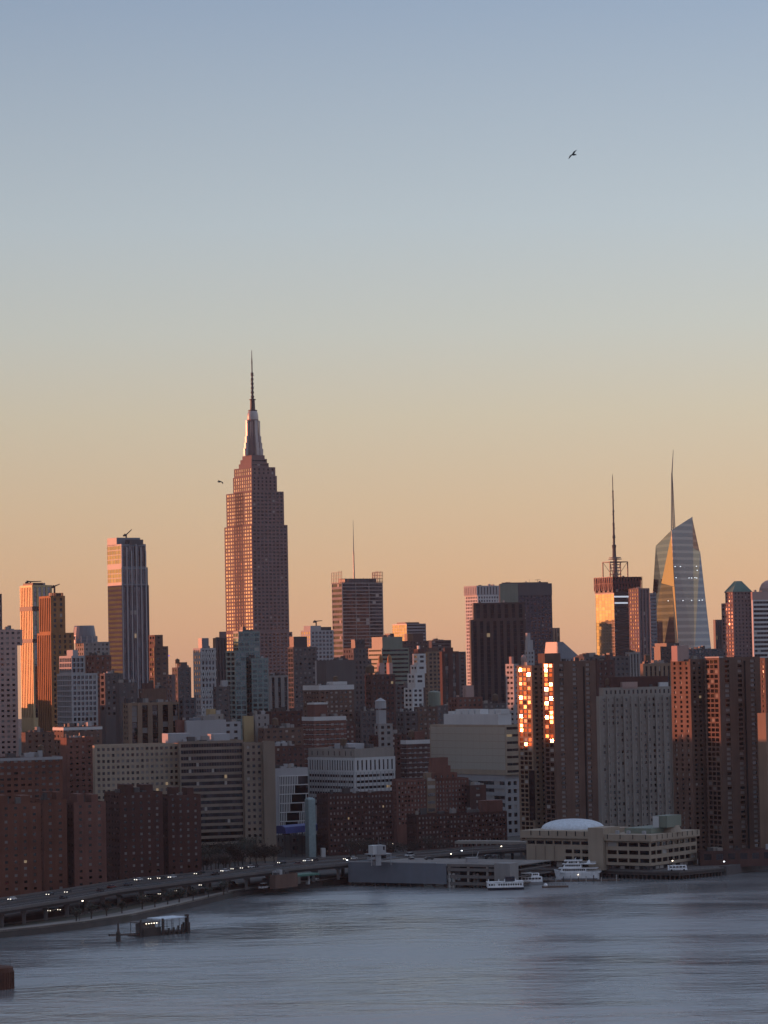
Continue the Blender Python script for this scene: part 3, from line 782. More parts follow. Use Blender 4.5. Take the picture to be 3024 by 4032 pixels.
# the evening air over the river and the city
hz = MB(); hz.box(-1600, -400, -6, 1600, 6600, 480)
ho_ = hz.build('haze', 'void', None, kind='stuff')
mh = bpy.data.materials.new('haze'); mh.use_nodes = True
mh.node_tree.nodes.clear()
pv_ = mh.node_tree.nodes.new('ShaderNodeVolumePrincipled'); om = mh.node_tree.nodes.new('ShaderNodeOutputMaterial')
pv_.inputs['Color'].default_value = (0.66, 0.76, 0.95, 1); pv_.inputs['Density'].default_value = 1.7e-5; pv_.inputs['Anisotropy'].default_value = 0.25
mh.node_tree.links.new(pv_.outputs[0], om.inputs['Volume'])
ho_.data.materials[0] = mh

# ================================================================== THE WATERFRONT
def wl(o, p): return Vector((p.x - o.x, p.y - o.y, p.z - o.z))
# ---- parking garage on piles
ga, gb = PZ(1372, 3474, 1.5), PZ(1757, 3482, 1.5)
gdir = (gb - ga); gdir.z = 0; gw = gdir.length; gdir.normalize()
garage = empty('parking_garage', (ga.x, ga.y, 0), math.atan2(gdir.y, gdir.x), 'low parking garage on piles over the water with blue-grey screen wall and open decks', 'garage')
GZ = P(1560, 3398, (ga.y + gb.y) / 2).z
back = 46.0
xe = (PZ(1993, 3488, 1.5) - ga).dot(gdir) 
mb = MB(); mb.box(0, 0, 1.6, gw, 0.5, GZ); mb.box(0, 0.5, 1.6, 0.5, back, GZ); mb.build('screen_wall', 'garage_screen', garage)
mb = MB(); mb.box(-0.1, -0.15, GZ, gw * 0.9, 0.7, GZ + 0.5); mb.build('screen_coping', 'pale_grey', garage)
mb = MB(); mb.box(0.5, 0.5, GZ - 1.2, gw, back, GZ - 0.8); mb.box(gw, 1.2, GZ - 1.2, xe, back, GZ - 0.8); mb.build('roof_deck', 'path_stone', garage)
lev = [1.3, 1.3 + (GZ - 1.3) * 0.33, 1.3 + (GZ - 1.3) * 0.66]
for z in lev:
    mb = MB(); mb.box(gw + 0.05, 1.0, z, xe, back, z + 0.4); mb.box(gw + 0.05, 0.8, z - 0.1, xe, 1.0, z + 1.35); mb.build('parking_deck', 'garage_deck', garage)
mb = MB(); mb.box(gw + 0.05, 0.8, GZ - 1.3, xe, 1.0, GZ - 0.05); mb.build('parapet', 'garage_deck', garage)
for k in range(4):
    x = gw + 1.0 + k * (xe - gw - 2.0) / 3
    mb = MB(); mb.box(x - 0.5, 1.02, 1.7, x + 0.5, 1.9, GZ - 1.2); mb.build('column', 'concrete', garage)
mb = MB(); mb.box(xe - 7, 0.3, 0.8, xe + 1.2, 9, GZ + 0.6); mb.build('stair_tower', 'stone_grey', garage)
mb = MB(); mb.box(gw + 0.1, 14, 1.5, xe - 0.3, 14.4, GZ - 1.3); mb.build('core_wall', 'void', garage)
for k in range(14):
    for y in (1.5, 12, 24):
        x = 1.5 + k * (xe - 3) / 13
        mb = MB(); mb.cyl(0, 0, -3, 1.8, 0.55, n=10); o = mb.build('pile', 'pile', garage); o.location = (x, y, 0)
mb = MB(); mb.box(0.2, 20, 1.0, xe - 1, 20.5, 1.7); mb.build('pile_cap_beam', 'void', garage)
for i, px in enumerate((1772, 1787, 1868, 1882)):
    p = PZ(px, 3494, 0)
    mb = MB(); mb.cyl(0, 0, -4, 6.2, 0.75, 0.7, 12); mb.cyl(0, 0, 6.2, 6.7, 0.8, 0.2, 12)
    o = mb.build('mooring_pile', 'pile_pale', None, (p.x, p.y, 0))
    tag(o, 'pale round mooring pile standing in the water before the open garage decks', 'pile', 'pale piles in front of the garage')
# ---- small white control building on the garage roof, with flagpole
p0 = P(1487, 3386, 1438 + 14)
cb = empty('control_building', (p0.x, p0.y, GZ - 0.8), R(22), 'small white two-storey control building standing on the garage roof', 'building')
k = 1452 / F
def bx(px0, px1, y0, y1, dep, dx=0):
    m_ = MB(); m_.box((px0 - 1487) * k, dx, y0, (px1 - 1487) * k, dep + dx, y1); return m_
H1 = (3386 - 3308) * k
bx(1468, 1484, 0.0 + (3386 - 3343) * k, H1, 6, -0.2).build('tower_side', 'white_panel', cb)
bx(1483.8, 1521, (3386 - 3343) * k, H1 + 0.02, 6.5, -0.5).build('tower', 'pale_grey', cb)
bx(1482, 1502, -0.05, (3386 - 3343) * k + 0.1, 5, 0).build('stem', 'pale_grey', cb)
bx(1456, 1545, (3386 - 3344) * k, (3386 - 3341) * k, 8, -0.8).build('canopy', 'pale_grey', cb)
for px in (1460, 1479, 1542):
    bx(px - 1.2, px + 1.2, 0, (3386 - 3344) * k, 0.4, -0.5).build('post', 'pale_grey', cb)
bx(1460, 1481, (3386 - 3362) * k, (3386 - 3352) * k, 5, 0).build('floor_slab', 'pale_grey', cb)
bx(1461, 1481, (3386 - 3352) * k + .02, (3386 - 3345) * k, 4, 0.5).build('window', 'w_dark', cb)
bx(1509, 1516, (3386 - 3326) * k, (3386 - 3312) * k, 0.1, -0.58).build('window', 'w_dark', cb)
bx(1505, 1524, (3386 - 3360) * k, (3386 - 3347) * k, 4, 0.2).build('window', 'w_dark', cb)
fpx = P(1489, 3309, 1452)
mb = MB(); mb.bar((0, 0, 0), (0, 0, 7.2), 0.12, 0.05, 6); mb.bar((-0.8, 0, 5.0), (0.8, 0, 5.0), 0.05, 0.05, 4)
o = mb.build('flagpole', 'steel', None, (fpx.x, fpx.y + 2, GZ - 0.8 + H1)); tag(o, 'thin pale flagpole rising from the white control building', 'flagpole')
# low utility hut with mast on the open garage roof
p = P(1858, 3388, 1462)
ut = empty('utility_hut', (p.x, p.y, GZ - 0.8), R(18), 'low grey hut with thin mast on the roof of the open garage decks', 'hut')
mb = MB(); mb.box(-2.6, -1.5, 0, 2.6, 1.5, 2.2); mb.box(-2.9, -1.8, 2.2, 2.9, 1.8, 2.4); mb.build('hut_body', 'pale_grey', ut)
mb = MB(); mb.bar((0.4, 0, 2.2), (0.4, 0, 9.0), 0.1, 0.06, 6); mb.build('mast', 'steel', ut)
mb = MB(); mb.bar((2.4, 0, 2.2), (3.4, 0, 5.0), 0.22, 0.22, 6); mb.build('vent_pipe', 'pale_grey', ut)
for i, (px, py) in enumerate(((1925, 3376), (1942, 3378), (1470, 3384), (1620, 3384), (1690, 3385))):
    p = PZ(px, py, GZ - 0.78)
    o = copy_tree(CARS['decko']); o.location = p; o.rotation_euler = (0, 0, R(15 + 90 * (i % 2)))
    o['label'] = 'parked car on the garage roof beside the utility hut' if i < 2 else 'parked car on the garage roof beside the white control building'
    o['group'] = 'cars parked on the garage roof'

# ---- elevated ramp behind the garage
ra, rb = P(1790, 3312, 1620), P(2066, 3318, 1600)
rm = empty('elevated_ramp', (ra.x, ra.y, 0), 0, 'thin grey elevated road ramp crossing in front of the brick clinic left of the school', 'ramp')
mb = ribbon([Vector((0, 0, 0)), Vector(((rb.x - ra.x) * .5, -6, 0)), Vector((rb.x - ra.x, rb.y - ra.y, 0))], ra.z - 1.4, ra.z, 9.0)
mb.build('ramp_deck', 'concrete', rm)
for f in (0.1, 0.4, 0.7, 0.95):
    mb = MB(); mb.box(-0.6, 1, 3.0, 0.6, 2.2, ra.z - 1.35); o = mb.build('column', 'concrete_dark', rm); o.location = ((rb.x - ra.x) * f, (rb.y - ra.y) * f, 0)

# ---- domed school on its pier
sc = PZ(2562, 3428, 4.0)
sl_ = PZ(2057, 3415, 4.0)
sr_ = PZ(2745, 3391, 4.0)
xd = (sc - sl_); xd.z = 0; wL = xd.length; xd.normalize()
yd = Vector((-xd.y, xd.x, 0))
_v = ray(2742, 3300); _k = _v.x / _v.y
dR = (_k * sc.y - sc.x) / (yd.x - _k * yd.y)
school = empty('school', (sl_.x, sl_.y, 4.0), math.atan2(xd.y, xd.x), 'low beige concrete school with white dome on a pier at the water edge', 'building')
def ux_(px, py=3400):   # px -> local x on the front plane
    v = ray(px, py); kx = v.x / v.y
    return (kx * sl_.y - sl_.x) / (xd.x - kx * xd.y)
def zz(px, py):
    x = ux_(px, py); y = sl_.y + xd.y * x
    return P(px, py, y).z - 4.0
S = Bld.__new__(Bld)
S.root = school; S.wins = []; S.maxw = 100
xa, xb, xc_, xd_ = ux_(2074), ux_(2324), ux_(2387), ux_(2562)
zroofL = zz(2200, 3271); zpar = zz(2200, 3300)
zroofR = zz(2480, 3286); zparR = zz(2480, 3311)
def sq(mb, x0, x1, y, z0, z1): mb.quad((x0, y, z0), (x1, y, z0), (x1, y, z1), (x0, y, z1))
# left block: parapet, blank panels, bands of windows at right
mb = MB(); mb.box(ux_(2057), -1.6, zpar, xb + 0.3, 40, zroofL); mb.build('parapet', 'beige', school)
mb = MB()
S.wins = []
def sfac(A, B, zb, zt, zv, sp): S.facade(mb, Vector(A), Vector(B), zb, zt, zv, sp)
zb0 = zz(2200, 3390)
xm = ux_(2222)
sfac((xa, 0, 0), (xm, 0, 0), zb0, zz(2200, 3332), 0, None)
sfac((xm, 0, 0), (xb, 0, 0), zb0, zz(2200, 3332), zb0, dict(k='p', bay=(xb - xm) / 3.05, flo=zz(2200, 3332) * 0.315, ww=0.78, wh=0.56, g='w_dark', mg=0.2, rec=0.5, part='window'))
sfac((xa, 0, 0), (xb, 0, 0), zz(2200, 3332) , zpar, zz(2200, 3332), dict(k='p', bay=(xb - xa) / 7.05, flo=3.0, ww=0.86, wh=0.55, g='w_dark', mg=0.2, rec=0.5, part='window'))
mb.quad((xa, 0, zb0), (xa, 40, zb0), (xa, 40, zpar), (xa, 0, zpar)); mb.quad((xa, 40, zb0), (xb, 40, zb0), (xb, 40, zpar), (xa, 40, zpar))
mb.build('wall', 'beige', school)
mb = MB()
for i in range(1, 4): mb.box(xa + (xm - xa) * i / 4 - 0.12, -0.22, zb0, xa + (xm - xa) * i / 4 + 0.12, 0.0, zz(2200, 3332))
mb.build('panel_joint', 'beige_dark', school)
for i in range(7):
    mb = MB(); mb.box(ux_(2100 + 35 * i) - 0.25, -1.72, zpar + (zroofL - zpar) * 0.35, ux_(2100 + 35 * i) + 0.25, -1.58, zroofL - 0.05); mb.build('parapet_slot', 'void', school)
# right block with its river side wing
mb = MB(); mb.box(xc_ - 0.2, -1.4, zparR, xd_ + 1.4, dR + 1.0, zroofR); mb.build('parapet', 'beige', school)
mb = MB()
fz = zparR - zz(2480, 3405)
sp = dict(k='p', bay=(xd_ - xc_) / 4.05, flo=fz / 3.0, ww=0.88, wh=0.52, g='w_dark', mg=0.4, rec=0.6, part='window')
sfac((xc_, 0, 0), (xd_, 0, 0), zz(2480, 3408), zparR + 0.6, zz(2480, 3408), sp)
sp2 = dict(sp); sp2['bay'] = dR / 8.05
sfac((xd_, 0, 0), (xd_, dR, 0), zz(2480, 3408), zparR + 0.6, zz(2480, 3408), sp2)
mb.quad((xc_, dR, 0), (xd_, dR, 0), (xd_, dR, zparR), (xc_, dR, zparR))
mb.build('wall', 'beige', school)
for i in range(4):
    mb = MB(); mb.box(ux_(2400 + 50 * i) - 0.2, -1.52, zparR + 0.9, ux_(2400 + 50 * i) + 0.2, -1.38, zroofR - 0.05); mb.build('parapet_slot', 'void', school)
for i in range(9):
    mb = MB(); mb.box(xd_ + 1.38, 4 + i * (dR - 6) / 8, zparR + 0.9, xd_ + 1.52, 4.4 + i * (dR - 6) / 8, zroofR - 0.05); mb.build('parapet_slot', 'void', school)
# glazed ground floor set back under the blocks
mb = MB(); mb.box(xa + 1.2, 1.6, -0.2, xb, 36, zb0 + 0.05); mb.box(xc_ + 0.6, 1.6, -0.2, xd_ - 1.2, dR - 2, zz(2480, 3408) + 0.05); mb.build('ground_floor_wall', 'stone_dark', school)
for i in range(12):
    x0 = (xa + 2 + i * 3.6)
    if x0 + 3 > xb: break
    m_ = MB(); sq(m_, x0, x0 + 3.0, 1.55, 0.5, zb0 - 0.4); m_.build('ground_floor_window', 'w_blind', school)
for i in range(9):
    x0 = xc_ + 1.6 + i * 2.7
    if x0 + 2.3 > xd_ - 1.2: break
    m_ = MB(); sq(m_, x0, x0 + 2.2, 1.55, 0.4, zz(2480, 3408) - 0.4); m_.build('ground_floor_window', 'w_blind', school)
for i in range(int((dR - 6) / 4)):
    m_ = MB(); y0 = 3 + i * 4; m_.quad((xd_ - 1.15, y0, 0.4), (xd_ - 1.15, y0 + 3.2, 0.4), (xd_ - 1.15, y0 + 3.2, zz(2480, 3408) - 0.4), (xd_ - 1.15, y0, zz(2480, 3408) - 0.4)); m_.build('ground_floor_window', 'w_blind', school)
mb = MB(); mb.box(xb + 0.35, -2.2, -0.3, xc_ - 0.25, 14, zz(2355, 3259)); mb.build('stair_pylon', 'beige', school)
mb = MB(); mb.box(xb + 0.1, -0.9, zz(2355, 3400), xb + 0.34, 2, zz(2355, 3285)); mb.build('stair_window', 'w_dark', school)
# dome
dx0, dx1 = ux_(2129, 3268) , ux_(2367, 3268)
dm = MB(); prof = []
hd = zz(2250, 3227) - zroofL - 0.6
for i in range(11):
    a = math.pi / 2 * i / 10
    prof.append((math.cos(a) ** 0.85 if i < 10 else 0.001, math.sin(a)))
dm.lathe([(r, z * hd) for r, z in prof], 0, 0, 40, sx=(dx1 - dx0) / 2 * .93, sy=15)
o = dm.build('dome', 'dome_white', school, ((dx0 + dx1) / 2 - 12.0, 22, zroofL - 0.3), smooth=True)
# rooftop structures
lx0, lx1 = ux_(2545, 3260), ux_(2640, 3260)
mb = MB(); mb.box(xc_ + 6, 8, zroofR - 0.1, xd_ - 4, dR - 14, zroofR + 2.6); mb.build('penthouse', 'green_panel', school)
mb = MB(); mb.box(xd_ - 7, 16, zroofR + 2.6, xd_ + 0.5, 30, zroofR + 8.2); mb.build('penthouse', 'green_panel', school)
mb = MB(); mb.box(xd_ - 7.2, 15.6, zroofR + 2.6, xd_ - 4, 16.0, zroofR + 8.0); mb.build('stair_head', 'white_panel', school)
mb = MB(); mb.cyl(xd_ - 3.0, dR - 20, zroofR - 0.1, zroofR + 3.2, 5.5, 4.0, 18); mb.build('round_roof_house', 'beige', school)
mb = MB()
for fx in (0.15, 0.4, 0.75): mb.box(xc_ + fx * (xd_ - xc_), 3, zroofR - 0.1, xc_ + fx * (xd_ - xc_) + 1.5, 4.5, zroofR + 1.6)
mb.build('roof_vent', 'pale_grey', school)
S.finish()
# pier under the school
pier = []
for px, py in ((2040, 3452), (2369, 3455), (2520, 3461), (2676, 3464), (2860, 3446)):
    pier.append(PZ(px, py, 0))
po = pier[0]
pr = empty('school_pier', (po.x, po.y, 0), 0, 'dark timber pier on piles carrying the domed school', 'pier')
bk = [pier[-1] + Vector((10, 60, 0)), pier[0] + Vector((0, 60, 0))]
mb = MB(); mb.prism([(q.x - po.x, q.y - po.y) for q in pier + bk], 1.9, 3.95); mb.build('pier_deck', 'concrete_dark', pr)
mb = MB()
for i in range(len(pier) - 1):
    a, c = pier[i] - po, pier[i + 1] - po
    nv = Vector(((c - a).y, -(c - a).x, 0)).normalized() * 0.25
    mb.quad(z_(a + nv, 2.2), z_(c + nv, 2.2), z_(c + nv, 3.3), z_(a + nv, 3.3))
mb.build('fender_beam', 'pile', pr)
pl = MB(); pl.cyl(0, 0, -3, 2.1, 0.4, n=8); plm = pl.mesh('pile', 'pile')
for q in along([x - po for x in pier], 2.4)[:100]:
    o = bpy.data.objects.new('pile', plm); COL.objects.link(o); o.parent = pr; o.location = (q.x, q.y + 0.5, 0)
mb = MB()
for i in range(len(pier) - 1):
    a, c = pier[i] - po, pier[i + 1] - po
    mb.bar(z_(a, 5.0), z_(c, 5.0), 0.06); mb.bar(z_(a, 4.5), z_(c, 4.5), 0.04)
for q in along([x - po for x in pier], 3.0): mb.bar(z_(q, 3.9), z_(q, 5.0), 0.05)
mb.build('railing', 'steel_dark', pr)
# promenade wall to the right
pw = [PZ(x, y, 0) for x, y in ((2860, 3446), (2950, 3430), (3024, 3420), (3200, 3401))]
struct(ribbon([z_(q - Vector((0, 1.5, 0)), 0) for q in pw], -2, 4.3, 4.0).build('promenade_wall', 'stone_dark'))
# white bus on the pier
p = PZ(2632, 3428, 4.0)
bus = empty('shuttle_bus', (p.x + 4, p.y - 3, 4.0), R(4), 'small white shuttle bus parked at the foot of the school river front', 'bus')
mb = MB(); mb.prism([(-4.6, -1.2), (4.6, -1.2), (4.6, 1.2), (-4.6, 1.2)], 0.5, 2.7, pts1=[(-4.5, -1.1), (4.2, -1.1), (4.2, 1.1), (-4.5, 1.1)]); mb.build('body', 'boat_white', bus)
for i in range(5): 
    m_ = MB(); m_.box(-4 + i * 1.6, -1.24, 1.6, -2.8 + i * 1.6, -1.18, 2.3); m_.build('window', 'w_dark', bus)
for x in (-3, 3):
    m_ = MB(); m_.cyl(0, 0, -0.12, 0.12, 0.48, n=12); o = m_.build('wheel', 'rubber', bus); o.location = (x, -1.1, 0.48); o.rotation_euler = (R(90), 0, 0)

# ---- boats
def hull(mb, L_, B, z0, z1, bow=0.3, flare=1.25, n=14, sheer=0.5):
    """bow towards -x"""
    secs = []
    for i in range(n + 1):
        f = i / n; x = -L_ / 2 + L_ * f
        w = B / 2 * min(1.0, (f / bow) ** 0.6 if f > 0 else 0.02) if f < bow else B / 2 * (1 - 0.12 * max(0, (f - 0.8) / 0.2))
        sh = sheer * max(0, 1 - f / 0.45) ** 2
        wb = w / flare
        xb = x + (L_ * 0.06 * (1 - f / bow) if f < bow else 0)
        secs.append([(xb, -wb, z0), (x, -w, z1 + sh), (x, w, z1 + sh), (xb, wb, z0)])
    for i in range(n):
        a, c = secs[i], secs[i + 1]
        for k in range(3): mb.quad(a[k], c[k], c[k + 1], a[k + 1])
    mb.poly(secs[-1]); mb.poly(secs[0][::-1])
def deckhouse(root, part, x0, x1, w, z0, z1, nwin, rake=0.6, mat='boat_white', band=(0.45, 0.85), gl='w_dark'):
    m_ = MB(); m_.prism([(x0, -w / 2), (x1, -w / 2), (x1, w / 2), (x0, w / 2)], z0, z1, pts1=[(x0 + rake, -w / 2 + .1), (x1 - rake * .3, -w / 2 + .1), (x1 - rake * .3, w / 2 - .1), (x0 + rake, w / 2 - .1)])
    h = m_.build(part, mat, root)
    st = (x1 - x0 - 1.0 - rake) / max(1, nwin)
    for i in range(nwin):
        a = x0 + rake + 0.5 + st * i
        for sy in (-1, 1):
            g = MB(); y = sy * (w / 2 + 0.02); g.quad((a, y, z0 + (z1 - z0) * band[0]), (a + st * 0.8, y, z0 + (z1 - z0) * band[0]), (a + st * 0.8, y - sy * 0.04, z0 + (z1 - z0) * band[1]), (a, y - sy * 0.04, z0 + (z1 - z0) * band[1]))
            g.build('window', gl, h)
# white dinner yacht, bow to the left
p = PZ(2272, 3462, 0)
s1 = p.y / F
YL = (2372 - 2180) * s1
yz = lambda y: (3466 - y) * s1
yacht = empty('motor_yacht', (p.x, p.y + 3, 0), R(-10), 'large white three-deck motor yacht moored beside the domed school pier', 'boat', 'boats moored at the pier')
mb = MB(); hull(mb, YL * 0.93, 6.4, -0.6, yz(3440), sheer=1.6); mb.build('hull', 'boat_white', yacht)
mb = MB(); mb.box(-YL * .3, -3.25, 0.0, YL * .44, 3.25, 0.35); mb.build('waterline_strip', 'boat_navy', yacht)
deckhouse(yacht, 'main_deck', -YL * .34, YL * .22, 6.0, yz(3440), yz(3424), 12, 1.2)
mb = MB(); mb.box(YL * .2, -3.1, yz(3441), YL * .5, 3.1, yz(3436)); mb.build('aft_deck', 'boat_white', yacht)
mb = MB(); mb.box(-YL * .36, -3.1, yz(3425), YL * .44, 3.1, yz(3422)); mb.build('upper_deck_floor', 'boat_white', yacht)
deckhouse(yacht, 'upper_deck', -YL * .27, YL * .12, 5.2, yz(3422), yz(3408), 9, 0.8)
mb = MB(); mb.box(-YL * .28, -2.7, yz(3408), YL * .4, 2.7, yz(3405)); mb.build('top_deck_floor', 'boat_white', yacht)
deckhouse(yacht, 'bridge', -YL * .2, YL * .06, 4.0, yz(3405), yz(3396), 4, 0.8, band=(0.2, 0.9))
mb = MB(); mb.box(-YL * .24, -2.4, yz(3396), YL * .12, 2.4, yz(3392)); mb.build('bridge_roof', 'boat_white', yacht)
mb = MB(); mb.bar((-YL * .03, 0, yz(3392)), (0, 0, yz(3382)), 0.14, 0.08, 6); mb.bar((-YL * .03, -0.9, yz(3388)), (-YL * .03, 0.9, yz(3388)), 0.08); mb.build('mast', 'boat_white', yacht)
mb = MB(); mb.prism([(YL * .2, -.7), (YL * .29, -.7), (YL * .29, .7), (YL * .2, .7)], yz(3406), yz(3392), pts1=[(YL * .25, -.5), (YL * .275, -.5), (YL * .275, .5), (YL * .25, .5)]); mb.build('funnel', 'boat_white', yacht)
mb = MB()
for sy in (-1, 1):
    mb.bar((YL * .2, sy * 3.0, yz(3431)), (YL * .48, sy * 3.0, yz(3431)), 0.07); mb.bar((YL * .1, sy * 2.6, yz(3400)), (YL * .4, sy * 2.6, yz(3400)), 0.06)
    for i in range(8): mb.bar((YL * (.2 + .04 * i), sy * 3.0, yz(3437)), (YL * (.2 + .04 * i), sy * 3.0, yz(3431)), 0.05)
mb.build('railing', 'boat_white', yacht)
mb = MB(); mb.cyl(0, 0, -0.1, 0.1, 0.16, n=8); o = mb.build('deck_light', 'lamp_glow', yacht); o.location = (YL * 0.05, -3.2, yz(3448))
# navy and white excursion boat
p = PZ(1986, 3498, 0); s2 = p.y / F; BL = (2058 - 1915) * s2
eb = empty('excursion_boat', (p.x, p.y - 8, 0), R(4), 'low excursion boat with navy hull and white windowed side moored beside the garage', 'boat', 'boats moored at the pier')
ez_ = lambda y: (3502 - y) * s2
mb = MB(); hull(mb, BL, 5.6, -0.5, ez_(3491), bow=0.14, sheer=0.1); mb.build('hull', 'boat_navy', eb)
mb = MB(); mb.prism([(-BL * .485, -2.9), (BL * .485, -2.9), (BL * .485, 2.9), (-BL * .485, 2.9)], ez_(3491), ez_(3472)); mb.build('cabin', 'boat_white', eb)
for i in range(14):
    if i == 3: continue
    a = -BL * .46 + BL * .92 * i / 14
    m_ = MB(); m_.box(a, -2.95, ez_(3484), a + BL * .042, -2.88, ez_(3477)); m_.build('window', 'w_dark', eb)
mb = MB(); mb.box(-BL * .5, -3.05, ez_(3472), BL * .5, 3.05, ez_(3470)); mb.box(-BL * .5, -3.05, ez_(3492), BL * .5, -2.9, ez_(3489)); mb.build('roof_deck', 'boat_white', eb)
mb = MB(); mb.prism([(BL * .2, -2.9), (BL * .48, -2.9), (BL * .48, 2.9), (BL * .2, 2.9)], ez_(3470), ez_(3468), pts1=[(BL * .3, -2.9), (BL * .49, -2.9), (BL * .49, 2.9), (BL * .3, 2.9)]); mb.build('raised_bow', 'boat_white', eb)
mb = MB()
for f in (-.46, -.18, -.02, .28): mb.cyl(BL * f, -2.2, ez_(3470), ez_(3459), 0.2, 0.16, 8)
mb.build('deck_post', 'boat_white', eb)
mb = MB(); mb.box(BL * .0, -1.6, ez_(3470), BL * .26, 1.6, ez_(3452)); mb.build('wheelhouse', 'boat_navy', eb)
mb = MB(); mb.box(BL * .02, -1.66, ez_(3461), BL * .24, -1.58, ez_(3456)); mb.build('window', 'w_dark', eb)
# white ferry behind it
p = PZ(2080, 3482, 0); s3 = p.y / F; FL = (2134 - 2024) * s3
fb = empty('small_ferry', (p.x, p.y - 3, 0), R(6), 'small white ferry with grey lower hull between the excursion boat and the yacht', 'boat', 'boats moored at the pier')
fz_ = lambda y: (3486 - y) * s3
mb = MB(); hull(mb, FL, 5.0, -0.5, fz_(3474), bow=0.2, sheer=0.2); mb.build('hull', 'pale_grey', fb)
deckhouse(fb, 'cabin', -FL * .3, FL * .48, 4.6, fz_(3474), fz_(3455), 6, 0.3, band=(0.5, 0.85))
deckhouse(fb, 'upper_cabin', FL * .08, FL * .38, 3.4, fz_(3455), fz_(3440), 3, 0.4)
mb = MB(); mb.prism([(-FL * .5, -2.4), (FL * .1, -2.4), (FL * .1, 2.4), (-FL * .5, 2.4)], fz_(3441), fz_(3437), pts1=[(-FL * .46, -2.3), (FL * .1, -2.3), (FL * .1, 2.3), (-FL * .46, 2.3)]); mb.build('canopy', 'boat_white', fb)
mb = MB()
for f in (-.44, -.3, -.12, .02):
    for sy in (-1, 1): mb.bar((FL * f, sy * 2.1, fz_(3474)), (FL * f, sy * 2.1, fz_(3440)), 0.08)
mb.build('canopy_post', 'boat_white', fb)
# low work float with a hut buoy
p = PZ(2186, 3494, 0); s4 = p.y / F
fl_ = empty('work_float', (p.x, p.y, 0), R(5), 'long low dark work float in the water right of the small ferry', 'float')
mb = MB(); mb.box(-50 * s4, -2, -0.5, 50 * s4, 2, 0.7); mb.build('float_body', 'boat_wood', fl_)
mb = MB(); mb.lathe([(0.9, 0), (1.0, 0.5), (0.7, 1.1), (0.05, 1.3)], -38 * s4, 0, 10); o = mb.build('tank', 'boat_white', fl_); o.location = (0, 0, 0.7)
mb = MB()
for i in range(9): mb.bar((-45 * s4 + i * 11 * s4, 1.7, 0.6), (-45 * s4 + i * 11 * s4, 1.7, 1.7), 0.06)
mb.bar((-45 * s4, 1.7, 1.6), (45 * s4, 1.7, 1.6), 0.05); mb.build('railing', 'steel_dark', fl_)
# floating walkway and moorings behind the yacht
pm = PZ(2240, 3470, 0)
fw = empty('floating_walkway', (pm.x, pm.y, 0), R(-4), 'dark floating walkway with pale posts under the bow of the yacht', 'walkway')
mb = MB(); mb.box(-18, -1.5, -0.4, 24, 1.5, 0.6); mb.build('walkway_deck', 'boat_wood', fw)
for i in range(12):
    mb = MB(); mb.cyl(0, 0, -2, 1.9 + 0.5 * (i % 3), 0.22, n=8); o = mb.build('post', 'pile_pale' if i % 2 else 'pile', fw); o.location = (-17 + i * 3.6, -1.6, 0)
# glass pavilion between garage and school
p = P(1998, 3412, 1470)
pv = empty('glass_pavilion', (p.x, p.y, 3.0), R(-8), 'small pavilion with pale curved roof between the garage and the school', 'pavilion')
mb = MB(); mb.box(-3.6, -3, 0, 5, 3, 3.2); mb.build('wall', 'curtain_teal', pv)
mb = MB(); mb.prism([(-4.6, -3.6), (6, -3.6), (6, 3.6), (-4.6, 3.6)], 3.2, 4.3, pts1=[(-3.6, -2.4), (5, -2.4), (5, 2.4), (-3.6, 2.4)]); mb.build('roof', 'roof_white', pv)

# ---- ferry landing: white canopy on a float between piles
a, c = PZ(556, 3690, 0), PZ(742, 3672, 0)
fd = (c - a); fl2 = fd.length
ld = empty('ferry_landing', (a.x, a.y, 0), math.atan2(fd.y, fd.x), 'floating ferry landing with a pale blue-white flat roof between dark piles', 'landing')
s5 = a.y / F
mb = MB(); mb.box(0.4, 0, -0.5, fl2 - 0.4, 9, 0.9); mb.build('float_body', 'pile', ld)
hw_ = 66 * s5
m_ = MB(); m_.prism([(fl2 * .42, -0.6), (fl2 * .97, -0.6), (fl2 * .97, 8.6), (fl2 * .42, 8.6)], hw_ * 0.93, hw_ * 0.97); m_.build('canopy', 'roof_white', ld)
m_ = MB(); m_.prism([(0.6, 1), (fl2 * .41, 1), (fl2 * .41, 8.0), (0.6, 8.0)], hw_ * 0.80, hw_ * 0.85); m_.build('canopy', 'concrete_dark', ld)
m_ = MB()
for f in (.05, .2, .38, .5, .66, .82, .95):
    for y in (0.4, 8.0): m_.bar((fl2 * f, y, 0.8), (fl2 * f, y, hw_ * (0.93 if f > .4 else 0.8)), 0.12)
m_.build('canopy_post', 'steel_dark', ld)
for i in range(5):
    m_ = MB(); m_.cyl(0, 0, -0.1, 0.1, 0.2, n=8); o = m_.build('lamp', 'lamp_glow', ld); o.location = (fl2 * (.14 + .055 * i), 0.9, hw_ * 0.74)
m_ = MB(); m_.box(fl2 * .12, 3, 0.9, fl2 * .4, 7, hw_ * .72); m_.build('waiting_room', 'concrete_dark', ld)
m_ = MB(); m_.box(0.6, 0.05, 0.9, fl2 * .42, 0.2, hw_ * .5); m_.build('side_panel', 'pile', ld)
m_ = MB()
for f in (.46, .52, .6, .68, .75, .84, .9): m_.bar((fl2 * f, 0.1, 0.8), (fl2 * f, 0.1, hw_ * .36), 0.1)
m_.bar((fl2 * .42, .1, hw_ * .34), (fl2 * .98, .1, hw_ * .34), 0.07); m_.build('railing', 'steel_dark', ld)
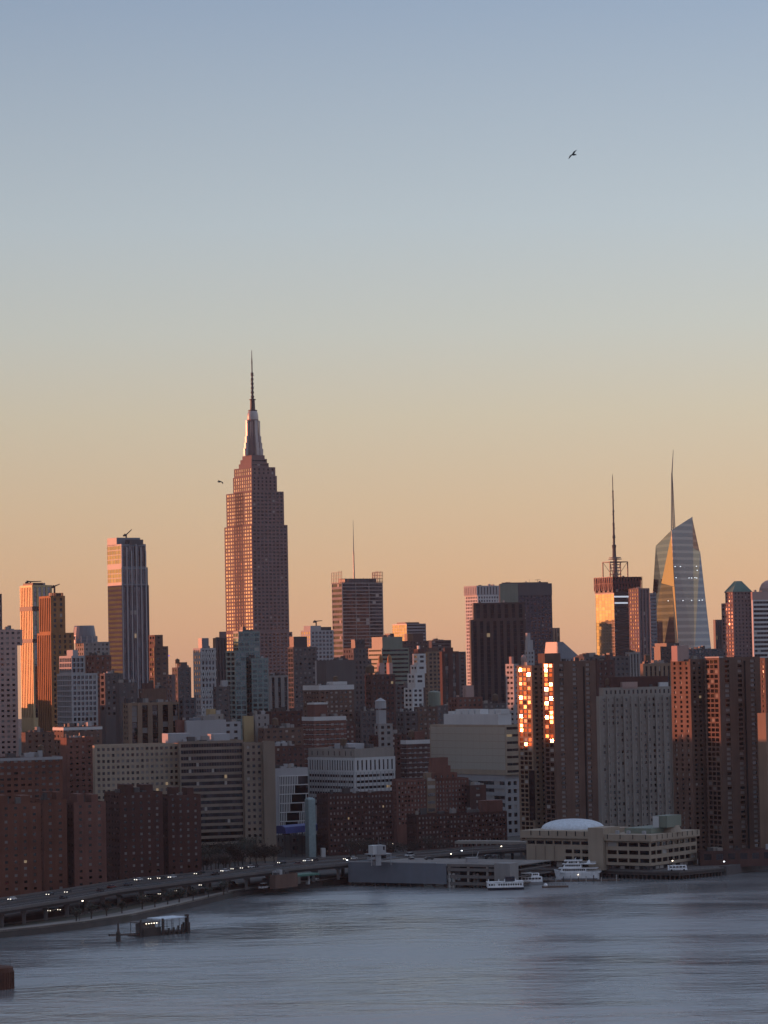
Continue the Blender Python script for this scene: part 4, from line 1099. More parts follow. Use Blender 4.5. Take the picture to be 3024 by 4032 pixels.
for f, y, h in ((-.005, 0, 1.0), (.03, -0.6, .45), (.42, -1.0, 1.0), (.75, -1.0, .5), (.83, -1.0, .55), (.955, -1.0, 1.12), (.965, 0.5, 1.1), (1.0, -0.4, .62), (1.012, 1, .62), (1.0, 3, .6), (.55, -1.0, .4), (.65, -1.0, .42)):
    m_ = MB(); m_.cyl(0, 0, -3, hw_ * h, 0.5, 0.46, 9); o = m_.build('pile', 'pile', ld); o.location = (fl2 * f, y, 0)
# gangway from the shore to the landing
g0 = PZ(430, 3684, 2); g1 = a + Vector((0.3, 2.5, 0))
gv = MB(); gv.bar((0, 0, 2.2), (g1.x - g0.x, g1.y - g0.y, 1.1), 0.5, 0.5, 4); gv.bar((0, 0, 3.2), (g1.x - g0.x, g1.y - g0.y, 2.1), 0.06, 0.06, 4)
o = gv.build('gangway', 'steel_dark', None, (g0.x, g0.y, 0)); tag(o, 'thin dark gangway running from the shore to the ferry landing', 'gangway')
# beacon pile, brown mooring cell
p = PZ(466, 3708, 0); s6 = p.y / F
bc = empty('beacon_pile', (p.x, p.y, 0), 0, 'dark pile cluster with thin post alone in the water left of the ferry landing', 'pile cluster')
m_ = MB(); m_.lathe([(1.5 * 0.6, -3), (1.6 * .6, 0), (1.45 * .6, 3.2), (0.9 * .6, 4.2), (0.7 * .6, 4.4)], 0, 0, 12); m_.build('pile_cluster', 'pile', bc)
m_ = MB(); m_.bar((0, 0, 4.2), (0, 0, 72 * s6), 0.42, 0.3, 8); m_.build('post', 'pile', bc)
p = PZ(-20, 3892, 0); s7 = p.y / F
mc = empty('mooring_cell', (p.x, p.y, 0), 0, 'large round rusty brown mooring cell at the left edge of the water', 'mooring cell')
rr = 74 * s7; hh = 82 * s7
m_ = MB()
n = 40
prof = [(rr * 0.99, -3), (rr, 0.0), (rr, hh * .8), (rr * 0.96, hh), (rr * .8, hh + 0.35), (0.01, hh + 0.5)]
m_.lathe(prof, 0, 0, n); mat_wall('rust', (0.085, 0.036, 0.024), var=0.4, scale=0.5); m_.build('cell_body', 'rust', mc)
m_ = MB()
for i in range(n): m_.bar((rr * 1.01 * math.cos(6.283 * i / n), rr * 1.01 * math.sin(6.283 * i / n), -2), (rr * 1.01 * math.cos(6.283 * i / n), rr * 1.01 * math.sin(6.283 * i / n), hh * .8), 0.14, 0.14, 4)
m_.build('sheet_pile_rib', 'rust', mc)
m_ = MB(); m_.bar((rr * .82, 0, hh), (rr * .82, 0, hh + 34 * s7), 0.1, 0.05, 6); m_.build('post', 'steel_dark', mc)

# ---- low buildings behind the highway, blue covered roof, petrol-station canopy, pump house
def low(name, label, x0, x1, y0, y1, d, mat, dep=14, rot=20, cat='building', roofmat='roof', win=None):
    d = PZ((x0 + x1) / 2, y1, 3.0).y
    b_ = Bld(name, label, d, rot, cat); w = (x1 - x0)
    b_.tier(x0, x0 + w * 0.2, x1, y0, mat, win, win, dmin=dep, roof=roofmat); b_.finish(); return b_
low('service_building', 'plain grey-brown windowless block between the beige hospital and the blue roofed shed', 990, 1085, 3262, 3335, 1480, 'concrete_dark')
low('pump_house', 'low wide brown masonry pump house under the blue roofed shed', 1085, 1272, 3294, 3365, 1470, 'concrete_dark', win=pun(9, 4, .3, .45, 'w_dark'))
low('annex_building', 'low brown annex with pale window groups right of the pump house', 1268, 1365, 3290, 3365, 1475, 'brick_brown', win=pun(6, 4, .5, .5, 'w_blind'))
p = P(1126, 3284, 1640); q = P(1257, 3284, 1664)
sh = empty('covered_shed', (p.x, p.y, 3.0), math.atan2(q.y - p.y, q.x - p.x), 'long dark blue tarpaulin roof on posts above the pump house', 'shed')
Lh = math.hypot(q.x - p.x, q.y - p.y); zt = P(1126, 3252, 1640).z - 3; zb = P(1126, 3283, 1640).z - 3
mb = MB(); pr_ = [(0, 0, zb), (0, 0.8, zb + (zt - zb) * .8), (0, 2.5, zt), (0, 6, zt), (0, 8, zb + (zt - zb) * .8), (0, 9, zb)]
for i in range(5): mb.quad(pr_[i], (Lh, *pr_[i][1:]), (Lh, *pr_[i + 1][1:]), pr_[i + 1])
mb.poly(pr_); mb.poly([(Lh, *x[1:]) for x in pr_]); mb.build('tarpaulin_roof', 'tarp_blue', sh)
mb = MB()
for i in range(7):
    for y in (0.4, 8.6): mb.bar((Lh * i / 6, y, 0), (Lh * i / 6, y, zb + .1), 0.18)
mb.build('post', 'steel_dark', sh)
p = P(1229, 3252, 1640)
tb = empty('shaft_house', (p.x, p.y, 3.0), R(25), 'tall pale teal ventilation box with sloped top before the brick wing', 'building')
kk = 1640 / F; h1 = P(1229, 3141, 1640).z - 3
mb = MB(); mb.box(-14 * kk, 0, 0, 15 * kk, 5, h1 - 1); mb.prism([(-14 * kk, 0), (15 * kk, 0), (15 * kk, 5), (-14 * kk, 5)], h1 - 1, h1, pts1=[(-10 * kk, 1), (10 * kk, 1), (10 * kk, 4), (-10 * kk, 4)]); mb.build('wall', 'teal_box', tb)
# petrol station canopy by the river edge
p = P(1195, 3436, 1415)
gs = empty('petrol_station', (p.x - 10, p.y + 4, 3.0), R(50), 'small petrol station canopy with green edge beside the river road', 'petrol station')
mb = MB(); mb.box(0, 0, 4.3, 26, 8, 5.2); mb.build('canopy', 'green_canopy', gs)
for x in (3, 13, 23):
    mb = MB(); mb.box(x - .3, 3.7, 0, x + .3, 4.3, 4.35); mb.build('column', 'white_panel', gs)
    mb = MB(); mb.box(x - 1.2, 3.2, 0, x - .6, 4.8, 1.6); mb.build('fuel_pump', 'white_panel', gs)
mb = MB(); mb.box(4, 10, 0, 24, 16, 3.6); mb.build('kiosk', 'concrete', gs)
mb = MB(); mb.box(5, 9.93, 1, 22, 10.0, 2.8); mb.build('window', 'w_blind', gs)
for lb, px, py, col in (('white delivery van parked at the river edge right of the petrol pumps', 1235, 3468, 'car_white'), ('white box truck parked by the brown ramp house at the river edge', 1040, 3500, 'car_white')):
    v = make_car(col, lb, on=False, big=True); v['group'] = 'vehicles parked on the river road'; p = PZ(px, py, 3.0); v.location = p; v.rotation_euler = (0, 0, R(60)); v.scale = (1.2, 1.2, 1.35)
low('ramp_house', 'brown boxy ramp house under the highway edge by the river', 1062, 1172, 3446, 3500, 1385, 'brick_brown', dep=8, rot=55)
low('white_booth', 'small white booth standing behind the highway deck', 1262, 1282, 3340, 3375, 1478, 'white_panel', dep=3, rot=10)
low('bus_shelter', 'small flat white roof before the grey-brown service block', 1012, 1082, 3326, 3345, 1462, 'concrete', dep=6, rot=10, roofmat='roof_white')
low('tennis_pavilion', 'low pale roofed pavilion among the dark trees beside the beige hospital', 915, 1010, 3352, 3372, 1452, 'concrete', dep=6, rot=10, roofmat='roof_pale')
low('green_roof_kiosk', 'low kiosk with green roof left of the pump house', 1090, 1150, 3352, 3375, 1450, 'concrete_dark', dep=6, rot=10, roofmat='green_canopy')

# ================================================================== THE CITY
GRID = 30.0
def B(name, label, d, rot=GRID, cat='building', **k): return Bld(name, label, d, rot, cat, **k)

# ---------------------------------------------------------------- Art Deco skyscraper with spire
E = B('art_deco_skyscraper', 'tallest Art Deco limestone skyscraper with stepped crown and needle spire, its left side glowing orange', 3300, 30, 'skyscraper')
eS = pun(5.9, 3.9, .84, .55, 'w_esb_lit', rec=.35); eE = pun(4.6, 3.9, .58, .5, 'w_dark', rec=.35); eX = pun(3.2, 3.9, .4, .5, 'w_dark')
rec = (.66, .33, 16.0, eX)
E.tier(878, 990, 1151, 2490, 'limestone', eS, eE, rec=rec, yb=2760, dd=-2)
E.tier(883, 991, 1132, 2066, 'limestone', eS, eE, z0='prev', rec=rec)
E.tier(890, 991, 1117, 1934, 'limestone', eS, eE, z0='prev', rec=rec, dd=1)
E.tier(917, 991, 1090, 1872, 'limestone', pun(5, 3.9, .6, .7, 'w_esb_lit'), pun(5, 3.9, .4, .6, 'w_dark'), z0='prev', dd=4)
E.tier(921, 991, 1084, 1838, 'limestone', pun(5, 3.9, .6, .7, 'w_esb_lit'), pun(5, 3.9, .4, .6, 'w_dark'), z0='prev', dd=4.5)
E.tier(940, 990, 1058, 1822, 'limestone', None, rib(3.6, .4, 3, 'w_dark'), z0='prev', dd=9)
E.tier(946, 990, 1051, 1806, 'limestone', None, rib(3.6, .4, 3, 'w_dark'), z0='prev', dd=10)
E.tier(954, 991, 1042, 1792, 'limestone', None, None, z0='prev', dd=11)
lx, ly, zt, Wd, Dp = E.last
cx, cy = lx + Wd / 2, ly + Dp / 2
ek = 3312 / F
def ezz(py): return P(993, py, 3318).z - 3.0
mb = MB()
mb.lathe([(15 * ek * 1.9, zt - 1), (15 * ek * 1.9, ezz(1775)), (27 * ek, ezz(1740)), (25 * ek, ezz(1700)), (23.5 * ek, ezz(1655)), (22.5 * ek, ezz(1651))], cx, cy, 8)
mb.build('mooring_mast', 'limestone', E.root)
mat_wall('mast_metal', (0.42, 0.38, 0.37), rough=0.4, metal=0.4, var=0.15)
for an in (0, 90, 180, 270):
    w = MB(); ca, sa = math.cos(R(an)), math.sin(R(an))
    def wp(r, o, z): return (cx + ca * r - sa * o, cy + sa * r + ca * o, z)
    for (r0, r1, za, zb_) in ((20, 41, 1793, 1765), (20, 37, 1765, 1742), (20, 33, 1742, 1716), (20, 29, 1716, 1655)):
        o = 6 * ek
        i = [wp(r0 * ek, -o, ezz(za)), wp(r1 * ek, -o, ezz(za)), wp(r1 * ek, o, ezz(za)), wp(r0 * ek, o, ezz(za))]
        j = [(p[0], p[1], ezz(zb_)) for p in i]
        for q in range(4): w.quad(i[q], i[(q + 1) % 4], j[(q + 1) % 4], j[q])
        w.quad(*j)
    w.build('mast_wing', 'mast_metal', E.root)
    if an in (0, 90, 180, 270):
        a2 = an + 45; ca, sa = math.cos(R(a2)), math.sin(R(a2))
        g = MB(); r_ = 25.6 * ek
        g.quad((cx + ca * r_ + sa * 5 * ek, cy + sa * r_ - ca * 5 * ek, ezz(1772)), (cx + ca * r_ - sa * 5 * ek, cy + sa * r_ + ca * 5 * ek, ezz(1772)), (cx + ca * r_ * .9 - sa * 5 * ek, cy + sa * r_ * .9 + ca * 5 * ek, ezz(1660)), (cx + ca * r_ * .9 + sa * 5 * ek, cy + sa * r_ * .9 - ca * 5 * ek, ezz(1660)))
        g.build('mast_window', 'w_esb_lit', E.root)
mb = MB(); mb.lathe([(23 * ek, ezz(1651)), (22 * ek, ezz(1636)), (20.5 * ek, ezz(1627)), (17 * ek, ezz(1617)), (17 * ek, ezz(1614))], cx, cy, 20); mb.build('mast_dome', 'mast_metal', E.root, smooth=False)
mb = MB(); mb.lathe([(18 * ek, ezz(1617)), (18 * ek, ezz(1613)), (10.5 * ek, ezz(1611)), (9 * ek, ezz(1574)), (13 * ek, ezz(1573)), (13 * ek, ezz(1570)), (6.5 * ek, ezz(1568))], cx, cy, 12); mb.build('antenna_base', 'steel_dark', E.root)
mb = MB()
prof = [(4.5, 1570)]
for k in range(11):
    y = 1562 - k * 8.6; r = (6.8, 4.6)[k % 2] * (1 - 0.02 * k); prof += [(r, y), (r, y - 4)]
prof += [(5.5, 1470), (6.0, 1466), (2.6, 1464), (2.4, 1430), (3.0, 1428), (2.0, 1410), (1.4, 1400), (1.3, 1384), (0.6, 1376)]
mb.lathe([(r * ek, ezz(y)) for r, y in prof], cx, cy, 8); mb.build('antenna', 'steel_dark', E.root)
mb = MB()
for k in range(12):
    y = 1560 - k * 7.6; a = k * 1.1
    mb.bar((cx, cy, ezz(y)), (cx + math.cos(a) * 9 * ek, cy + math.sin(a) * 9 * ek, ezz(y - 1)), 0.25, 0.2, 4)
mb.build('antenna_element', 'steel_dark', E.root)
E.finish()

# ---------------------------------------------------------------- far left group
b = B('dark_tower', 'thin dark sliver of a tower cut by the left edge of the photo', 2600, cat='tower'); b.tier(-60, -25, 7, 2338, 'stone_dark', None, rib(4, .5)).finish()
b = B('striped_tower', 'tall tower with pale gold vertical stripes on its left side, left of the copper tower', 2500, cat='tower')
b.tier(78, 126, 205, 2304, 'bronze_pale', strp(3.4, 4, .5, 'w_black', rec=.5), strp(4.2, 4, .6, 'curtain', rec=.5), yb=2800)
lx, ly, zt, Wd, Dp = b.last
mb = MB(); mb.prism([(lx - .3, ly - .3), (lx + Wd + .3, ly - .3), (lx + Wd + .3, ly + Dp + .3), (lx - .3, ly + Dp + .3)], P(126, 2405, 2500).z - 3, P(126, 2388, 2500).z - 3); mb.build('louvre_band', 'dark_brown', b.root)
mb = MB(); mb.prism([(lx - .3, ly - .3), (lx + Wd + .3, ly - .3), (lx + Wd + .3, ly + Dp + .3), (lx - .3, ly + Dp + .3)], P(126, 2531, 2500).z - 3, P(126, 2516, 2500).z - 3); mb.build('louvre_band', 'dark_brown', b.root)
b.boxp('roof_plant', 'dark_brown', .1, .1, .6, .9, 2.0); b.finish()
b = B('copper_tower', 'slim copper-brown tower glowing orange on its left side, in front of the striped tower', 2300, cat='tower')
b.tier(146, 200, 291, 2492, 'bronze', strp(3.6, 4, .5, 'w_black', rec=.5), pun(4.5, 4, .4, .6, 'w_dark'), yb=2860)
b.tier(153, 199, 256, 2346, 'bronze', strp(3.4, 4, .5, 'w_black', rec=.5), pun(4.5, 4, .4, .6, 'w_dark'), z0='prev')
for k in range(8): b.boxp('crown_fin', 'dark_brown', .12 * k, 0.0, .12 * k + .04, .1, 2.2)
b.finish()
b = B('masonry_tower', 'broad pinkish masonry block with bright gabled roof piece at the left edge', 1900, cat='apartment block')
b.tier(-70, -30, 68, 2542, 'pink_stone_glow', None, pun(3.4, 3.2, .5, .45, 'w'), yb=2960)
b.tier(-70, -30, 88, 2480, 'pink_stone_glow', None, pun(3.4, 3.2, .5, .45, 'w'), z0='prev', dd=14); b.clutter(3).finish()
b = B('lattice_tower', 'pale apartment tower with a white balcony lattice, in front of the grey-blue tower', 1850, cat='apartment tower')
la = pun(2.6, 3.15, .76, .74, 'curtain_dark', rec=1.0, mg=.3)
b.tier(224, 281, 384, 2652, 'pale_grey', la, pun(2.6, 3.15, .68, .66, 'curtain_dark', rec=.6), yb=2870)
b.tier(233, 281, 332, 2582, 'pale_grey', la, la, z0='prev'); b.boxp('bulkhead', 'pale_grey', .4, .3, .8, .8, 3.5); b.finish()
b = B('podium_block', 'brown block with pale roof line at the foot of the white lattice tower', 1720, cat='apartment block')
b.tier(208, 250, 402, 2862, 'brick_brown', pun(4, 3.2, .4, .45), pun(4, 3.2, .4, .45), yb=3000, roof='roof_pale'); b.band('roof_slab', 'white_panel', -2.0, 1.6); b.clutter(4).finish()
b = B('drum_top_tower', 'grey tower with a rounded drum top behind the white lattice tower', 2600, cat='tower')
b.tier(296, 330, 432, 2528, 'stone_grey', pun(4, 3.8, .5, .5), pun(4, 3.8, .5, .5), yb=2640)
lx, ly, zt, Wd, Dp = b.last; k = 2610 / F
mb = MB(); mb.lathe([(50 * k, zt - 1), (50 * k, zt + 2), (46 * k, zt + 2.5), (45 * k, zt + 6), (40 * k, zt + 13), (38 * k, zt + 14)], lx + Wd * .22, ly + Dp * .6, 18); mb.build('drum', 'blue_grey', b.root)
mb = MB()
for i in range(14):
    a = 6.283 * i / 14; mb.box(lx + Wd * .22 + 49.5 * k * math.cos(a) - .4, ly + Dp * .6 + 49.5 * k * math.sin(a) - .4, zt - 1, lx + Wd * .22 + 49.5 * k * math.cos(a) + .4, ly + Dp * .6 + 49.5 * k * math.sin(a) + .4, zt + 5)
mb.build('drum_pier', 'pale_grey', b.root); b.finish()
b = B('brick_midrise', 'purple-brown brick midrise right of the white lattice tower', 2100, cat='apartment block')
b.tier(336, 372, 438, 2580, 'brick', pun(4, 3.2, .45, .5, 'w_sun'), pun(4, 3.2, .45, .5, 'w'), yb=2720).clutter(3).finish()
b = B('dark_midrise', 'dark stone midrise with a narrow orange lit edge, under the drum top tower', 2000, cat='apartment block')
b.tier(393, 413, 484, 2652, 'stone_dark', pun(5, 4, .7, .6, 'w_sun'), pun(4, 3.4, .45, .5, 'w'), yb=2780).clutter(4).finish()
b = B('slab_block', 'dark blank slab in front of the grey-blue tower base', 1900, cat='building')
b.tier(455, 470, 540, 2688, 'stone_dark', None, pun(5, 3.6, .3, .4, 'w'), yb=2800).clutter(2).finish()
b = B('glass_tower', 'tall slender grey-blue glass tower, gold lit at upper left, left of the Art Deco skyscraper', 2700, cat='tower')
gl_ = strp(3.6, 4.1, .82, 'curtain_dark', rec=.5)
b.tier(424, 479, 586, 2304, 'blue_dark', rib(4.1, .5, 3, 'w_black', rec=.1), gl_, yb=2820)  # left face darkened below, standing in for a dark reflection
b.tier(423, 478, 582, 2234, 'blue_grey', cur(6, 4.1, 'curtain_sunset_gold'), gl_, z0='prev')
b.tier(421, 476, 574, 2142, 'blue_grey', cur(6, 4.1, 'curtain_sunset_gold'), gl_, z0='prev', dd=1)
b.boxp('crown_wall', 'blue_grey', .0, .3, .95, .98, 6.0); b.boxp('crown_wall', 'mullion_dark', .35, .0, .9, .3, 4.0)
lx, ly, zt, Wd, Dp = b.last
for k in range(6):
    mb = MB(); x = lx + Wd * (.02 + .19 * k); mb.box(x - .5, ly - 1.2, 2, x + .5, ly - .02, zt - 3 * (k % 3)); mb.build('facade_fin', 'pale_grey', b.root)
b.finish()
def crane(px, py, d, h, jib, an, label, k=1.0):
    p = P(px, py, d)
    r = empty('tower_crane', p, R(an), label, 'crane', 'tower cranes on high roofs')
    m_ = MB(); m_.box(-.6 * k, -.6 * k, -4, .6 * k, .6 * k, h); m_.build('crane_mast', 'steel_dark', r)
    m_ = MB(); m_.bar((0, 0, h), jib, .7 * k, .4 * k, 4); m_.build('jib', 'steel_dark', r)
    m_ = MB(); m_.bar((0, 0, h), (-jib[0] * .35, 0, h + .5), .7 * k, .8 * k, 4); m_.box(-jib[0] * .35 - 1, -1, h - 1.5, -jib[0] * .35 + 1.5, 1, h); m_.build('counter_jib', 'steel_dark', r)
    return r
crane(497, 2112, 2715, 1.5, (5, 0, 6), 0, 'small derrick crane on the roof of the tall grey-blue glass tower')
cr2 = P(508, 2092, 2715)
crane(120, 2302, 2510, 2.4, (9, 0, 2.6), 0, 'flat roof crane on top of the gold striped tower')
crane(215, 2342, 2320, 6.5, (4, 0, 8.0), 0, 'small dark crane on top of the copper tower')
crane(1245, 2462, 3010, 4.0, (6, 0, 4.4), 0, 'small roof crane right of the Art Deco skyscraper')
b = B('orange_lit_tower', 'dark tower with orange lit left edge and thin violet light line near its top', 2500, cat='tower')
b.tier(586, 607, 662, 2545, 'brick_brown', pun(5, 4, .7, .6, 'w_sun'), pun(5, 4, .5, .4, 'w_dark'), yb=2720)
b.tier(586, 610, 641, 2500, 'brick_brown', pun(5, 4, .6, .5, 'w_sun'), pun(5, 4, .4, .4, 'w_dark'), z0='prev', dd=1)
lx, ly, zt, Wd, Dp = b.last; z = P(607, 2585, 2500).z - 3
mb = MB(); mb.box(lx, ly - .5, z, lx + 55 * 2500 / F * 1.12, ly - .05, z + .9); mb.build('light_strip', 'strip_violet', b.root); b.finish()
b = B('narrow_lit_block', 'narrow block with glowing orange left side between two dark midrises', 2300, cat='apartment block')
b.tier(655, 677, 690, 2656, 'limestone', pun(4, 3.4, .5, .5, 'w_sun'), None, yb=2770).finish()
b = B('dark_green_block', 'dark greenish block left of the diamond patterned tower', 2400, cat='apartment block')
b.tier(677, 700, 752, 2628, 'stone_dark', pun(4, 3.4, .5, .5, 'w'), pun(4, 3.4, .5, .4, 'w'), yb=2770); b.boxp('penthouse', 'stone_dark', .3, .2, .8, .8, 4); b.tank(.2, .5, 1.8, 3); b.finish()
b = B('blue_dark_block', 'low blue-black block at the foot of the diamond patterned tower', 1850, cat='building')
b.tier(704, 722, 772, 2748, 'mullion_dark', pun(4, 3.4, .6, .5, 'w_dark'), pun(4, 3.4, .6, .5, 'w_dark'), yb=2840).clutter(3).finish()
b = B('pier_block', 'beige and brown brick block with vertical piers in front of the grey-blue tower', 1850, cat='apartment block')
b.tier(483, 505, 716, 2768, 'brick_tan', pun(4, 3.2, .5, .5, 'w'), dict(strp(7.5, 3.2, .55, 'w', rec=.8)), yb=2920, dmin=18)
b.clutter(5); b.finish()
b = B('sloped_penthouse_block', 'dark brown block with stepped penthouse behind the vertical pier block', 1950, cat='apartment block')
b.tier(545, 562, 655, 2712, 'brick_brown', pun(5, 3.4, .4, .4, 'w_sun'), None, yb=2780); b.boxp('penthouse', 'brick_dark', .1, .2, .5, .7, 3.5); b.finish()

# ---------------------------------------------------------------- round the skyscraper's foot
b = B('diamond_tower', 'slim tower clad in a pale diamond lattice with reddish lit left edge', 2300, cat='tower')
dl = pun(2.6, 4.2, .55, .62, 'curtain_dark', rec=.5)
b.tier(760, 789, 849, 2552, 'pale_grey', pun(3.2, 4.2, .55, .5, 'w_sun'), dl, yb=2840); b.boxp('penthouse', 'blue_grey', .2, .2, .65, .7, 7.5); b.finish()
lx, ly, zt, Wd, Dp = b.last
for k in range(2):
    mb = MB(); n = 7; hstep = 14.0; z = zt - 2
    while z > zt - 48:
        for i in range(n):
            x0, x1 = lx + Wd * i / n, lx + Wd * (i + 1) / n
            za, zb_ = (z, z - hstep / 2) if (i + k) % 2 else (z - hstep / 2, z)
            mb.bar((x0, ly - .35, za), (x1, ly - .35, zb_), .32, .32, 4)
        z -= hstep
    mb.build('diagonal_brace', 'white_panel', b.root)
b = B('black_tower', 'plain near-black tower between the diamond lattice tower and the teal balcony tower', 2700, cat='tower')
b.tier(838, 850, 893, 2512, 'dark_metal', None, strp(3, 4, .5, 'w_dark'), yb=2720)
b.boxp('penthouse', 'limestone', .45, .1, .98, .5, 5.5); b.finish()
b = B('teal_balcony_tower', 'teal glass residential tower with balconies on its left, before the Art Deco skyscraper', 2100, cat='apartment tower')
b.tier(888, 926, 968, 2562, 'teal_panel', pun(6, 3.3, .8, .6, 'curtain_teal', rec=1.0), cur(4, 3.3, 'curtain_teal', .85, .7), yb=2850)
b.tier(918, 938, 1022, 2486, 'teal_panel', cur(4, 3.3, 'curtain_teal', .85, .7), cur(4, 3.3, 'curtain_teal', .82, .66), yb=2850, dd=12)
b.tier(968, 990, 1056, 2592, 'teal_panel', cur(4, 3.3, 'curtain_teal', .85, .7), cur(4, 3.3, 'curtain_teal', .7, .6), yb=2850, dd=6)
b.ztop = 0
lx, ly, zt, Wd, Dp = b.last
mb = MB(); 
b.finish()
b = B('dark_crane_block', 'small dark rooftop structure in front of the Art Deco skyscraper lower shaft', 2900, cat='building')
b.tier(942, 955, 998, 2480, 'mullion_dark', None, pun(5, 4, .5, .5, 'w_dark'), yb=2620); b.boxp('penthouse', 'dark_metal', .05, .1, .3, .9, 3); b.finish()
b = B('columned_stone_block', 'grey stone block with tall window columns under the Art Deco skyscraper', 2550, cat='office block')
b.tier(1042, 1060, 1140, 2660, 'stone_grey', strp(6, 3.8, .4, 'w_dark'), strp(6, 3.8, .42, 'w_dark', rec=.8), yb=2830, dmin=22).clutter(3).finish()
b = B('gold_edge_tower', 'dark grey tower with a brilliant gold lit vertical edge right of the skyscraper', 2500, cat='office tower')
b.tier(1133, 1154, 1247, 2548, 'stone_dark', cur(5, 4, 'curtain_sunset_gold', .8, .7), pun(4, 3.8, .5, .45, 'w'), yb=2780)
b.boxp('roof_plant', 'dark_metal', .05, .1, .62, .9, 8.5); b.finish()
b = B('grid_office_tower', 'pale blue-grey gridded office tower with cream roof block, behind the gold edged tower', 3000, cat='office tower')
b.tier(1184, 1222, 1313, 2482, 'pale_grey', cur(5, 4, 'curtain_sunset_gold', .6, .6), pun(4.2, 3.9, .62, .6, 'curtain_dark'), yb=2640)
b.boxp('penthouse', 'pale_grey', .05, .1, .5, .8, 4.5); b.boxp('roof_plant', 'dark_metal', .5, .1, .95, .8, 3.2); b.finish()
b = B('white_window_block', 'small pale block with rows of dark windows beside the blank dark wall', 2300, cat='office block')
b.tier(1240, 1247, 1300, 2602, 'pale_grey', None, pun(4.5, 3.9, .7, .5, 'w_dark'), yb=2690).finish()
b = B('blank_wall_block', 'large dark block with a blank windowless wall above the white banded brick slab', 2100, cat='building')
b.tier(1246, 1282, 1398, 2600, 'stone_dark', None, None, dmin=20).clutter(4).finish()
b = B('ornate_dark_tower', 'dark spiky-topped stone tower standing before the screened office tower', 2200, cat='tower')
b.tier(1330, 1392, 1462, 2596, 'stone_dark', pun(3.5, 3.6, .4, .5, 'w_dark'), pun(3.5, 3.6, .45, .5, 'w_dark'), yb=2830)
b.tier(1350, 1392, 1443, 2552, 'stone_dark', pun(3.5, 3.6, .4, .5, 'w_dark'), pun(3.5, 3.6, .45, .5, 'w_dark'), z0='prev', dd=3)
b.tier(1382, 1398, 1436, 2518, 'dark_metal', None, pun(3.5, 3.6, .45, .5, 'w_dark'), z0='prev', dd=5)
lx, ly, zt, Wd, Dp = b.last
mb = MB()
for x in (0, .33, .66, 1): mb.bar((lx + Wd * x, ly, zt - 1), (lx + Wd * x, ly, zt + 2.5), .5, .1, 5)
mb.build('finial', 'stone_dark', b.root); b.finish()
b = B('long_dark_block', 'wide dark brown loft building carrying a water tank and two orange lit chimneys', 2150, cat='loft building')
b.tier(1436, 1462, 1556, 2656, 'brick_dark', pun(3.6, 3.6, .5, .5, 'w_dark'), pun(3.6, 3.6, .55, .5, 'w_dark'), yb=2880, dmin=20)
lx, ly, zt, Wd, Dp = b.last
for fx, w in ((.42, .2), (.82, .14)):
    mb = MB(); mb.box(lx + Wd * fx, ly + 2, zt - 1, lx + Wd * (fx + w), ly + 6, zt + 8); mb.build('chimney', 'pink_stone_glow', b.root)
    mb = MB(); mb.lathe([(1.6, 0), (1.6, 3.5), (.9, 5), (.1, 6)], lx + Wd * (fx + w / 2), ly + 4, 12); o = mb.build('tank', 'bronze', b.root); o.location = (0, 0, zt + 8)
b.tank(.12, .3, 3.2, 4.5, 1.0); b.finish()
b = B('stepped_dark_block', 'tall dark office block filling the middle distance right of the dark spiky tower', 2400, cat='office block')
b.tier(1480, 1520, 1652, 2700, 'stone_dark', pun(4, 3.8, .5, .45, 'w_dark'), pun(4, 3.8, .55, .45, 'w_dark'), yb=2900).clutter(3).finish()
# screened office tower with mast
b = B('screened_tower', 'tall grey office tower with open lattice screens rising past its roof and a thin mast', 3700, cat='skyscraper')
b.tier(1306, 1346, 1507, 2294, 'stone_grey', rib(6.3, .55, 4, 'w_dark', rec=.6), rib(4.2, .74, 4, 'w_dark', nb=3, rec=.4), yb=2640)
lx, ly, zt, Wd, Dp = b.last
def scr(part, A, Bb, z0, z1, nv, nh, r=.35):
    m_ = MB(); A, Bb = Vector(A), Vector(Bb)
    for i in range(nv + 1):
        p = A.lerp(Bb, i / nv); m_.bar((p.x, p.y, z0), (p.x, p.y, z1 - random.uniform(0, 2.5)), r, r, 4)
    for j in range(nh): 
        z = z0 + (z1 - z0) * (j + .5) / nh; m_.bar((A.x, A.y, z), (Bb.x, Bb.y, z), r * .8, r * .8, 4)
    return m_.build(part, 'steel_dark', b.root)
zs = P(1346, 2247, 3700).z - 3
scr('roof_screen', (lx, ly + Dp, 0), (lx, ly, 0), zt - 1, zs, 6, 4); scr('roof_screen', (lx + Wd * .76, ly, 0), (lx + Wd, ly, 0), zt - 1, zs, 6, 4)
scr('roof_screen', (lx, ly, 0), (lx + Wd * .76, ly, 0), zt - 1, zt + (zs - zt) * .45, 10, 2, .28); scr('roof_screen', (lx + Wd, ly, 0), (lx + Wd, ly + Dp, 0), zt - 1, zs, 6, 4)
b.boxp('louvre_crown', 'mullion_dark', .12, .2, .88, .8, 5)
mz = P(1401, 2045, 3712).z - 3
m_ = MB(); q = (lx + Wd * .42, ly + 12); m_.bar((*q, zt - 1), (*q, zt + (mz - zt) * .5), 1.0, .75, 8); m_.bar((*q, zt + (mz - zt) * .5), (*q, mz), .6, .2, 6); m_.build('mast', 'steel', b.root)
for z in (2368, 2410):
    m_ = MB(); zz0 = P(1346, z, 3700).z - 3
b.finish()
b = B('olive_office_block', 'olive grey office block with plain top and ribbon windows right of the screened tower', 2700, cat='office block')
b.tier(1450, 1503, 1610, 2552, 'green_panel', rib(3.8, .4, 4, 'w_dark'), rib(3.8, .42, 4, 'w_dark'), yb=2860)
